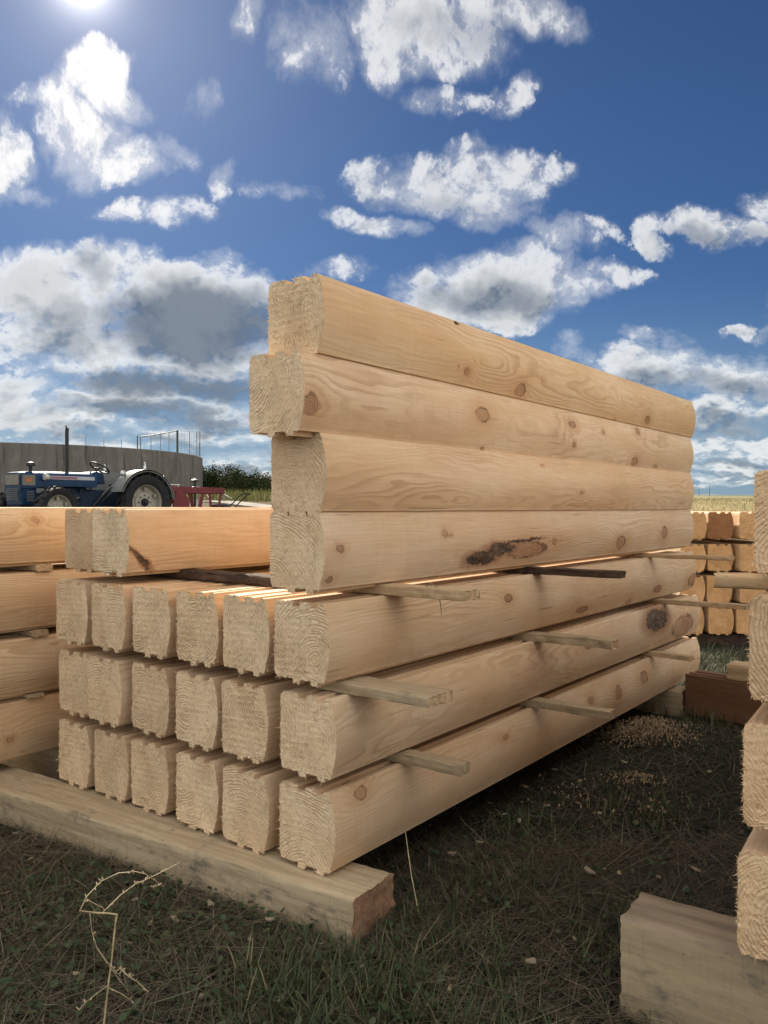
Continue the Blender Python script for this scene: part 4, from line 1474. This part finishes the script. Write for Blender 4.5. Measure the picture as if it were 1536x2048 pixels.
mb.lathe([(TR_ - .25, T0), (TR_, T0), (TR_, T1 - .03), (TR_ - .03, T1), (TR_ - .22, T1), (TR_ - .25, T1 - .03), (TR_ - .25, T0)], (0, 0, 0), n=128)
w_ = mb.build("wall", CONC, tank, smooth=30)


def rim(deg, r=TR_ - .12):
    return Vector((math.cos(R(deg)) * r, math.sin(R(deg)) * r, T1))


def rim_deg(px):
    """Angle on the near rim that is seen at px."""
    k = (px - CX) / FPX
    best = min((abs((TC.x + math.cos(R(a)) * (TR_ - .12)) / (TC.y + math.sin(R(a)) * (TR_ - .12)) - k), a)
               for a in [-100 + .05 * i for i in range(2300)])
    return best[1]


GALV = paint("galvanised rail", (.23, .24, .24), .5, .6, .2)
DKG = paint("dark green post", (.035, .055, .050), .5, .1, .2)
for px, hh, m0, r0 in ((172, .38, GALV, .012), (208, .38, GALV, .012), (243, .38, GALV, .012), (275, .55, DKG, .025), (355, 1.02, DKG, .05)):
    p_ = rim(rim_deg(px))
    mb = MB()
    mb.tube([p_ - Vector((0, 0, .05)), p_ + Vector((0, 0, hh))], r0, 8)
    mb.build("rail_post", m0, tank, smooth=50)
gate = MB()
gt = [rim(rim_deg(281) + (rim_deg(353) - rim_deg(281)) * i / 8) for i in range(9)]
top = [p_ + Vector((0, 0, .52 + .46 * i / 8)) for i, p_ in enumerate(gt)]
gate.tube(top, .024, 8)
gate.tube([gt[0], top[0]], .024, 8)
for i in (2, 4, 6):
    gate.tube([gt[i], top[i]], .016, 6)
gate.build("rail_panel", GALV, tank, smooth=50)
ms = MB()
a0, a1 = rim_deg(357), rim_deg(400)
mp = [rim(a0 + (a1 - a0) * i / 12) for i in range(13)]
for i, p_ in enumerate(mp):
    tp = p_ + Vector((0, 0, 1.0 + .32 * i / 12))
    ms.tube([p_, tp], .020 if i in (4, 8, 12) else .004, 5)
for k in range(12):
    ms.tube([p_ + Vector((0, 0, .05 + k / 12 * (1.0 + .32 * i / 12))) for i, p_ in enumerate(mp)], .004, 4)
ms.tube([mp[10], mp[12] + Vector((0, 0, .95))], .02, 6)
ms.build("mesh_screen", GALV, tank, smooth=50)

# ------------------------------------------------------------------ overgrown bank
m_, N, bs = new_mat("bank foliage")
ca = N.n('ShaderNodeAttribute', attribute_type='GEOMETRY', attribute_name='blade').outputs['Color']
N.put(bs.inputs['Base Color'], ca)
bs.inputs['Roughness'].default_value = .9
bs.inputs['Specular IOR Level'].default_value = .08
LEAF = m_
hr = np.random.default_rng(14)
cl = []
for k in range(150):
    y = hr.uniform(43, 49)
    px = hr.uniform(360, 640)
    x = (px - CX) / FPX * y
    top = np.interp(px, [360, 405, 440, 490, 540, 640], [2.75, 2.65, 2.55, 2.4, 2.0, 1.3]) * (y / 46)
    cl.append((x, y, float(np.interp(y, GY, GZ)), hr.uniform(.35, .8), H + top * hr.uniform(.55, 1.0) - .35))
VS, CS = [], []
for (x, y, z0, r, zt) in cl:
    k = 620
    d = hr.normal(size=(k, 3))
    d /= np.linalg.norm(d, axis=1)[:, None]
    rad = hr.random(k) ** .4
    z0 = z0 - .2
    half = max(.3, (zt - z0) / 2 + .25)
    c = np.array([x, y, z0 + half * .9]) + d * np.array([r, r, half]) * rad[:, None] * hr.uniform(.8, 1.15, (k, 1))
    s = hr.uniform(.03, .075, (k, 1))
    e1 = hr.normal(size=(k, 3))
    e1 /= np.linalg.norm(e1, axis=1)[:, None]
    e2 = np.cross(e1, hr.normal(size=(k, 3)))
    e2 /= np.linalg.norm(e2, axis=1)[:, None]
    VS.append(np.stack([c - e1 * s, c + e2 * s * .5, c + e1 * s, c - e2 * s * .5], 1))
    base = np.array([(.026, .040, .013), (.038, .052, .016), (.058, .056, .022), (.022, .034, .014)])[hr.integers(0, 4)]
    CS.append(base * hr.uniform(.6, 1.5, (k, 1)))
VS = np.concatenate(VS)
me = raw_mesh("shrub_bank", VS.reshape(-1, 3), np.arange(len(VS) * 4).reshape(-1, 4))
colour_attr(me, np.concatenate(CS), 4)
tag(link("shrub_bank", me, None, [LEAF]), kind='stuff')

# masts on the skyline
MAST = paint("mast steel", (.10, .11, .12), .6, .2)
for px, hh, lab in ((1398, 9, 'tiny thin mast on the horizon, left of the two'), (1419, 12, 'tiny mast on the horizon, the taller right one of two')):
    y = 900.
    x = (px - CX) / FPX * y
    z = float(np.interp(y, GY, GZ))
    mb = MB()
    mb.tube([(0, 0, -1), (0, 0, hh)], [.35, .15], 6)
    for k in (.6, .8, .95):
        mb.box((0, 0, hh * k), (1.6, .15, .15))
    o = mb.build("mast", MAST)
    o.location = (x, y, z)
    tag(o, lab, 'mast')
# ------------------------------------------------------------------ the tractor
BLUE = paint("tractor blue", (.007, .035, .088), .42, 0, .18, 4, dirt=(.02, .04, .07), coat=0)
GREYW = paint("fender grey white", (.17, .185, .18), .5, 0, .1, 5, dirt=(.12, .115, .10))
CREAM = paint("wheel cream", (.34, .32, .26), .6, 0, .1, 6, dirt=(.27, .22, .16))
RUB = paint("tyre rubber", (.012, .013, .015), .85, 0, .3, 9, dirt=(.028, .026, .024))
BLK = paint("black iron", (.013, .014, .015), .5, .2, .3, 8, dirt=(.04, .035, .03))
ENG = paint("engine blue grime", (.012, .026, .05), .6, 0, .3, 9, dirt=(.02, .02, .02))
CHR = paint("bright metal", (.62, .62, .60), .3, .9, .1)
LENS = paint("lamp lens", (.55, .53, .48), .15, 0, .1)
ORG = paint("orange lens", (.42, .13, .04), .35)
REDP = paint("implement red", (.15, .014, .018), .5, 0, .2, 5, dirt=(.12, .04, .03))
WHT = paint("decal white", (.42, .44, .48), .5)
DRD = paint("decal dark red", (.26, .12, .15), .5)
for m0 in (BLUE, GREYW, ENG):
    m0.node_tree.nodes['Principled BSDF'].inputs['Specular IOR Level'].default_value = .22
TZ = .66
TOR = Vector((-.603, -.797, 0)).normalized()
tr = empty("tractor", (-5.69, 17.93, TZ), math.atan2(TOR.y, TOR.x))
tag(tr, 'old blue tractor with pale mudguards and cream wheels, parked before the concrete tank', 'tractor')


def wheel(name, x, y, r, w, rr, lugs, side, offs=.0, steer=0.0):
    """Wheel on an axle along y: tyre as the wheel's own mesh, the rim and hub below it."""
    root = empty(name, (x, y, r), steer)
    root.parent = tr
    t = MB()
    hw = w / 2
    prof = [(rr, -hw * .72), (rr + (r - rr) * .35, -hw * .98), (rr + (r - rr) * .8, -hw), (r - .03, -hw * .86), (r - .022, 0),
            (r - .03, hw * .86), (rr + (r - rr) * .8, hw), (rr + (r - rr) * .35, hw * .98), (rr, hw * .72)]
    t.lathe(prof, (0, 0, 0), (0, 1, 0), 48)
    from mathutils import Matrix
    for k in range(lugs):
        for s in (-1, 1):
            a = 2 * math.pi * (k + (.5 if s > 0 else 0)) / lugs
            rot = Matrix.Rotation(a, 3, 'Y') @ Matrix.Rotation(s * R(38), 3, 'X') if True else None
            c = Vector((math.sin(a) * (r - .008), s * hw * .46, math.cos(a) * (r - .008)))
            rot = Matrix.Rotation(a, 3, 'Y') @ Matrix.Rotation(s * R(-35), 3, 'Z')
            t.box(c, (.04, hw * 1.0, .035), rot)
    t.build("tyre", RUB, root, smooth=35)
    m0 = MB()
    o = hw * .62 * side
    m0.lathe([(rr + .012, o * 1.18), (rr + .016, o * 1.05), (rr - .02, o * .9), (rr - .035, o * .3), (rr - .05, -o * .2), (rr * .62, -o * .25 + offs), (rr * .58, o * .02 + offs),
              (rr * .30, o * .12 + offs), (.02, o * .12 + offs)], (0, 0, 0), (0, 1, 0), 40)
    m0.lathe([(rr + .012, -o * 1.18), (rr - .03, -o * .9), (rr - .04, -o * .1)], (0, 0, 0), (0, 1, 0), 40)
    for k in range(6):
        a = 2 * math.pi * k / 6
        m0.box((math.sin(a) * rr * .78, o * .2, math.cos(a) * rr * .78), (.05, .05, .07))
    m0.build("rim", CREAM, root, smooth=35)
    h = MB()
    h.lathe([(rr * .24, o * .12 + offs), (rr * .22, o * .5 + offs), (rr * .13, o * .55 + offs), (rr * .12, o * .85 + offs), (.01, o * .9 + offs)], (0, 0, 0), (0, 1, 0), 16)
    for k in range(8):
        a = 2 * math.pi * k / 8
        h.lathe([(.016, o * .1 + offs), (.016, o * .25 + offs), (.002, o * .26 + offs)], (math.sin(a) * rr * .40, 0, math.cos(a) * rr * .40), (0, 1, 0), 6)
    h.build("hub", BLK if r > .5 else CREAM, root, smooth=35)
    return root


wheel("rear_wheel", 0, -.72, .60, .31, .375, 20, -1)
wheel("rear_wheel", 0, .72, .60, .31, .375, 20, 1)
wheel("front_wheel", 2.04, .74, .45, .24, .285, 16, 1, steer=R(6))
wheel("front_wheel", 2.04, -.74, .45, .24, .285, 16, -1, steer=R(6))
# hood: side outline pushed across, with rounded upper edges
hood = MB()
HW = .30
sec = [(-HW, .86), (-HW, 1.12), (-HW + .015, 1.165), (-HW + .06, 1.195), (-HW + .14, 1.205), (HW - .14, 1.205), (HW - .06, 1.195), (HW - .015, 1.165), (HW, 1.12), (HW, .86)]
xs_ = [(.86, -.02), (1.0, .0), (1.9, .0), (2.36, -.012), (2.47, -.02), (2.52, -.04)]
for x, dz_ in xs_:
    hood.v += [(x, y, z + (dz_ if z > 1.0 else 0) + (.05 if x < 2.0 and z < .9 else 0)) for y, z in sec]
n_ = len(sec)
for i in range(len(xs_) - 1):
    for k in range(n_ - 1):
        hood.f.append((i * n_ + k, i * n_ + k + 1, (i + 1) * n_ + k + 1, (i + 1) * n_ + k))
hood.f += [tuple(range(n_)), tuple(range(len(xs_) * n_ - 1, (len(xs_) - 1) * n_ - 1, -1))]
hood.mi = [0] * len(hood.f)
hd = hood.build("hood", BLUE, tr, smooth=35)
for sy in (-1, 1):
    s_ = MB()
    s_.box((1.43, sy * (HW + .004), 1.085), (1.02, .006, .07))
    s_.build("decal", WHT, hd)
    s_ = MB()
    s_.box((1.62, sy * (HW + .008), 1.085), (.60, .006, .044))
    s_.build("decal_band", DRD, hd)
# nose
ns = MB()
ns.box((2.33, 0, .70), (.34, .56, .36), bev=.03)
ns.box((2.515, 0, .96), (.02, .60, .30), bev=.008)
nose = ns.build("nose", BLUE, tr, smooth=30)
ns = MB()
for sy in (-1, 1):
    ns.box((2.36, sy * (HW + .004), 1.02), (.26, .01, .20))
ns.box((2.53, 0, 1.03), (.014, .50, .20))
pn = ns.build("side_panel", paint("dark panel", (.16, .145, .11), .4), nose)
for sy in (-1, 1):
    ns = MB()
    ns.box((2.36, sy * (HW + .012), 1.02), (.13, .01, .075), bev=.004)
    ns.build("reflector", ORG, nose)
ns = MB()
for k in range(7):
    ns.box((2.533, 0, .64 + k * .035), (.012, .44, .012))
for k in range(7):
    ns.box((2.32, HW - .008, .62 + k * .03), (.15, .012, .012))
ns.build("grille", GREYW, nose)
ns = MB()
for k in range(6):
    ns.box((2.03 + .03 * k, HW + .004, .82), (.018, .006, .07))
ns.box((2.105, HW + .002, .82), (.20, .005, .09))
ns.build("badge", GREYW, nose)
for sy in (-1, 1):
    lm = MB()
    lm.lathe([(.02, -.05), (.055, -.03), (.068, .03), (.066, .05), (.01, .058)], (2.03, sy * (HW + .075), 1.09), (1, 0, 0), 16)
    lm.tube([(2.03, sy * HW, 1.05), (2.03, sy * (HW + .07), 1.07)], .012, 6)
    lm.build("headlight", LENS, tr, smooth=40)
st = MB()
st.tube([(1.46, .16, 1.18), (1.46, .16, 2.02), (1.455, .16, 2.10), (1.49, .16, 2.16)], [.036, .036, .036, .034], 12)
st.build("exhaust_stack", BLK, tr, smooth=40)
ai = MB()
ai.lathe([(.035, 0), (.035, .12), (.085, .125), (.09, .165), (.07, .2), (.01, .215)], (2.22, .12, 1.17), (0, 0, 1), 16)
ai.build("air_intake", BLK, tr, smooth=40)
en = MB()
en.box((1.55, 0, .70), (1.1, .36, .42), bev=.03)
en.box((.75, 0, .66), (.95, .42, .40), bev=.04)
en.box((.05, 0, .64), (.60, .46, .44), bev=.05)
en.lathe([(.09, -.7), (.09, .7)], (0, 0, .6), (0, 1, 0), 14)
en.lathe([(.055, -.66), (.055, .66)], (2.04, 0, .46), (0, 1, 0), 12)
en.box((2.1, 0, .52), (.5, .24, .14), bev=.02)
for k in range(4):
    en.tube([(1.2 + k * .2, .2, .88), (1.2 + k * .2, .25, .80), (1.3, .27, .72)], .022, 6)
en.lathe([(.05, 0), (.05, .2)], (1.35, .24, .62), (1, 0, 0), 10)
en.lathe([(.07, 0), (.07, .16)], (1.75, .24, .60), (0, 0, 1), 12)
en.build("engine_block", ENG, tr, smooth=35)
pt = MB()
pt.box((1.30, .235, .70), (.12, .05, .06), bev=.01)
pt.build("filter_bowl", GREYW, tr)
ds = MB()
ds.prism([(.62, .98), (.90, 1.02), (.94, 1.205), (.82, 1.245), (.66, 1.20)], -.22, .22)
ds.build("dashboard", BLUE, tr)
sw = MB()
sw.tube([(.80, 0, 1.18), (.60, 0, 1.335)], .018, 8)
from mathutils import Matrix
ax_ = Vector((-.52, 0, .85)).normalized()
e1 = ax_.cross(Vector((0, 1, 0))).normalized()
e2 = Vector((0, 1, 0))
c_ = Vector((.60, 0, 1.335))
sw.tube([c_ + (e1 * math.cos(a) + e2 * math.sin(a)) * .21 for a in [2 * math.pi * k / 28 for k in range(29)]], .017, 8)
for k in range(3):
    a = 2 * math.pi * k / 3 + .5
    sw.tube([c_, c_ + (e1 * math.cos(a) + e2 * math.sin(a)) * .21], .009, 5)
sw.build("steering_wheel", BLK, tr, smooth=40)
se = MB()
se.box((.02, 0, .96), (.44, .46, .10), bev=.04)
se.box((-.24, 0, 1.10), (.10, .46, .30), Matrix.Rotation(R(-12), 3, 'Y'), bev=.04)
se.tube([(-.1, 0, .8), (0, 0, .93)], .05, 8)
se.build("seat", BLK, tr, smooth=35)
for sy in (-1, 1):
    f = MB()
    f.lathe([(.69, .0), (.70, .28), (.695, .305), (.66, .31)], (0, sy * (.52) if sy > 0 else -.83, .60), (0, 1, 0), 28, ang=(0, 360))
    f.v, f.f, f.mi = [], [], []
    arc = [(math.cos(R(a)), math.sin(R(a))) for a in range(18, 176, 6)]
    yo, yi = sy * .86, sy * .50
    for ca_, sa_ in arc:
        f.v += [(ca_ * .70, yi, .60 + sa_ * .70), (ca_ * .70, yo, .60 + sa_ * .70), (ca_ * .685, yo, .60 + sa_ * .685), (ca_ * .645, yo + .0 * sy, .60 + sa_ * .645), (ca_ * .685, yi, .60 + sa_ * .685)]
    for i in range(len(arc) - 1):
        o = i * 5
        for a, b in ((0, 1), (1, 2), (2, 3), (4, 0), (2, 4)):
            f.f.append((o + a, o + b, o + 5 + b, o + 5 + a))
    # inner plate, with the footwell side running forward
    inner = [(ca_ * .69, .60 + sa_ * .69) for ca_, sa_ in arc]
    o = len(f.v)
    f.v += [(x, yi, z) for x, z in inner] + [(x, yi + .012 * sy, z) for x, z in inner]
    k_ = len(inner)
    f.f += [tuple(range(o, o + k_)), tuple(range(o + 2 * k_ - 1, o + k_ - 1, -1))]
    f.mi = [0] * len(f.f)
    fd = f.build("mudguard", GREYW, tr, smooth=40)
    fl = MB()
    fl.lathe([(.02, 0), (.055, .02), (.065, .09), (.005, .10)], (.42, sy * .66, 1.20), (1, 0, 0), 14)
    fl.tube([(.42, sy * .66, 1.10), (.43, sy * .66, 1.18)], .015, 6)
    fl.lathe([(.02, 0), (.045, -.02), (.05, -.06), (.005, -.07)], (-.46, sy * .70, 1.14), (1, 0, 0), 12)
    fl.lathe([(.03, 0), (.035, .06), (.02, .10), (.028, .14), (.005, .17)], (-.02, sy * .72, 1.295), (0, 0, 1), 10)
    fl.build("fender_lamp", CHR, fd, smooth=40)
fb_ = MB()
for sy in (-1, 1):
    fb_.box((.72, sy * .40, .50), (.62, .26, .03), bev=.008)
    fb_.tube([(.95, sy * .30, .52), (.62, sy * .36, .88), (.45, sy * .38, .98)], .022, 6)
    fb_.tube([(.80, sy * .28, .56), (.50, sy * .40, .86)], .02, 6)
fb_.build("footplate", BLK, tr, smooth=40)
lk = MB()
for sy in (-1, 1):
    lk.tube([(-.25, sy * .30, .5), (-.95, sy * .36, .42)], .03, 8)
    lk.tube([(-.20, sy * .26, .88), (-.62, sy * .33, .92), (-.64, sy * .33, .46)], .022, 8)
lk.tube([(-.25, 0, .80), (-.98, 0, .84)], .03, 8)
lk.build("lift_linkage", BLK, tr, smooth=40)

# red implement carried behind
im = empty("rear_implement", (-5.69 - TOR.x * 1.05, 17.93 - TOR.y * 1.05, TZ), math.atan2(TOR.y, TOR.x))
tag(im, 'dark red farm implement with braced frame, hitched behind the blue tractor', 'implement')
mb = MB()
mb.box((-.30, .0, .90), (1.9, .12, .16), bev=.012)
mb.box((-.30, .62, .88), (1.9, .10, .15), bev=.012)
mb.box((-1.2, .31, .88), (.12, .74, .14), bev=.012)
mb.box((.6, .31, .88), (.12, .74, .14), bev=.012)
mb.build("frame", REDP, im)
mb = MB()
mb.prism([(.28, .30), (-.18, .30), (-.20, .62), (-.02, .88), (.16, .88), (.24, .66)], .66, .69)
mb.prism([(.28, .30), (-.18, .30), (-.20, .62), (-.02, .88), (.16, .88), (.24, .66)], -.06, -.03)
mb.build("side_plate", REDP, im)
for yy in (.0, .64):
    for xa, xb, zb in ((-.22, -.36, .36), (-.64, -.44, .36), (-.82, -.90, .20), (-1.18, -1.02, .20)):
        mb = MB()
        mb.tube([(xa, yy, .84), (xb, yy, zb)], .028, 6)
        mb.build("brace", REDP, im)
mb = MB()
mb.lathe([(.10, -.1), (.16, -.08), (.17, .72), (.1, .75)], (-.40, 0, .34), (0, 1, 0), 16)
mb.build("roller", paint("bright red", (.42, .03, .04), .45), im, smooth=40)
mb = MB()
mb.lathe([(.36, 0), (.40, .03), (.40, .10), (.36, .12)], (.30, .15, .76), (0, 1, 0), 24, ang=(0, 180))
mb.build("guard", REDP, im, smooth=40)
mb = MB()
mb.box((.15, .45, 1.0), (.30, .3, .03), bev=.006)
mb.box((.28, .60, .70), (.22, .12, .03), bev=.006)
mb.tube([(.02, .56, .92), (.02, .56, 1.0)], .012, 5)
mb.tube([(.28, .56, .92), (.28, .56, 1.0)], .012, 5)
mb.build("tray", CHR, im)

# hay rake and little mower further behind
MOWZ = float(np.interp(19.5, GY, GZ))
mw = empty("mower", (-3.92, 19.4, MOWZ), R(170))
tag(mw, 'small red mower standing by the road behind the implement', 'mower')
mb = MB()
mb.box((0, 0, .24), (.62, .5, .16), bev=.03)
mb.build("deck", REDP, mw, smooth=40)
mb = MB()
mb.box((-.05, 0, .36), (.34, .3, .10), bev=.03)
mb.build("engine_cover", BLK, mw, smooth=40)
for x, y in ((.26, .27), (.26, -.27), (-.26, .27), (-.26, -.27)):
    w0 = MB()
    w0.lathe([(.05, -.03), (.12, -.035), (.125, 0), (.12, .035), (.05, .03)], (x, y, .12), (0, 1, 0), 16)
    w0.build("wheel", RUB, mw, smooth=40)
mb = MB()
for y in (-.2, .2):
    mb.tube([(-.3, y, .3), (-.62, y, .62), (-.72, y, .66)], .014, 6)
mb.tube([(-.72, -.2, .66), (-.72, .2, .66)], .016, 6)
mb.build("handle", BLK, mw, smooth=40)
rk = empty("hay_rake", (-4.75, 20.6, float(np.interp(20.6, GY, GZ))), R(150))
tag(rk, 'thin pale metal rake with drooping arms, behind the red implement', 'rake')
mb = MB()
mb.tube([(0, 0, .0), (0, 0, .92)], .03, 8)
mb.lathe([(.05, 0), (.10, .02), (.10, .05), (.02, .08)], (0, 0, .92), (0, 0, 1), 14)
mb.build("post", BLK, rk, smooth=40)
for k in range(7):
    a = 2 * math.pi * k / 7
    mb = MB()
    mb.tube([(0, 0, .80), (math.cos(a) * .5, math.sin(a) * .5, .74), (math.cos(a) * .95, math.sin(a) * .95, .50)], [.014, .012, .010], 6)
    for j in range(3):
        q_ = .72 + j * .1
        mb.tube([(math.cos(a) * q_, math.sin(a) * q_, .64 - j * .06), (math.cos(a + .06) * q_, math.sin(a + .06) * q_, .36 - j * .06)], .006, 4)
    mb.build("arm", CHR, rk, smooth=40)
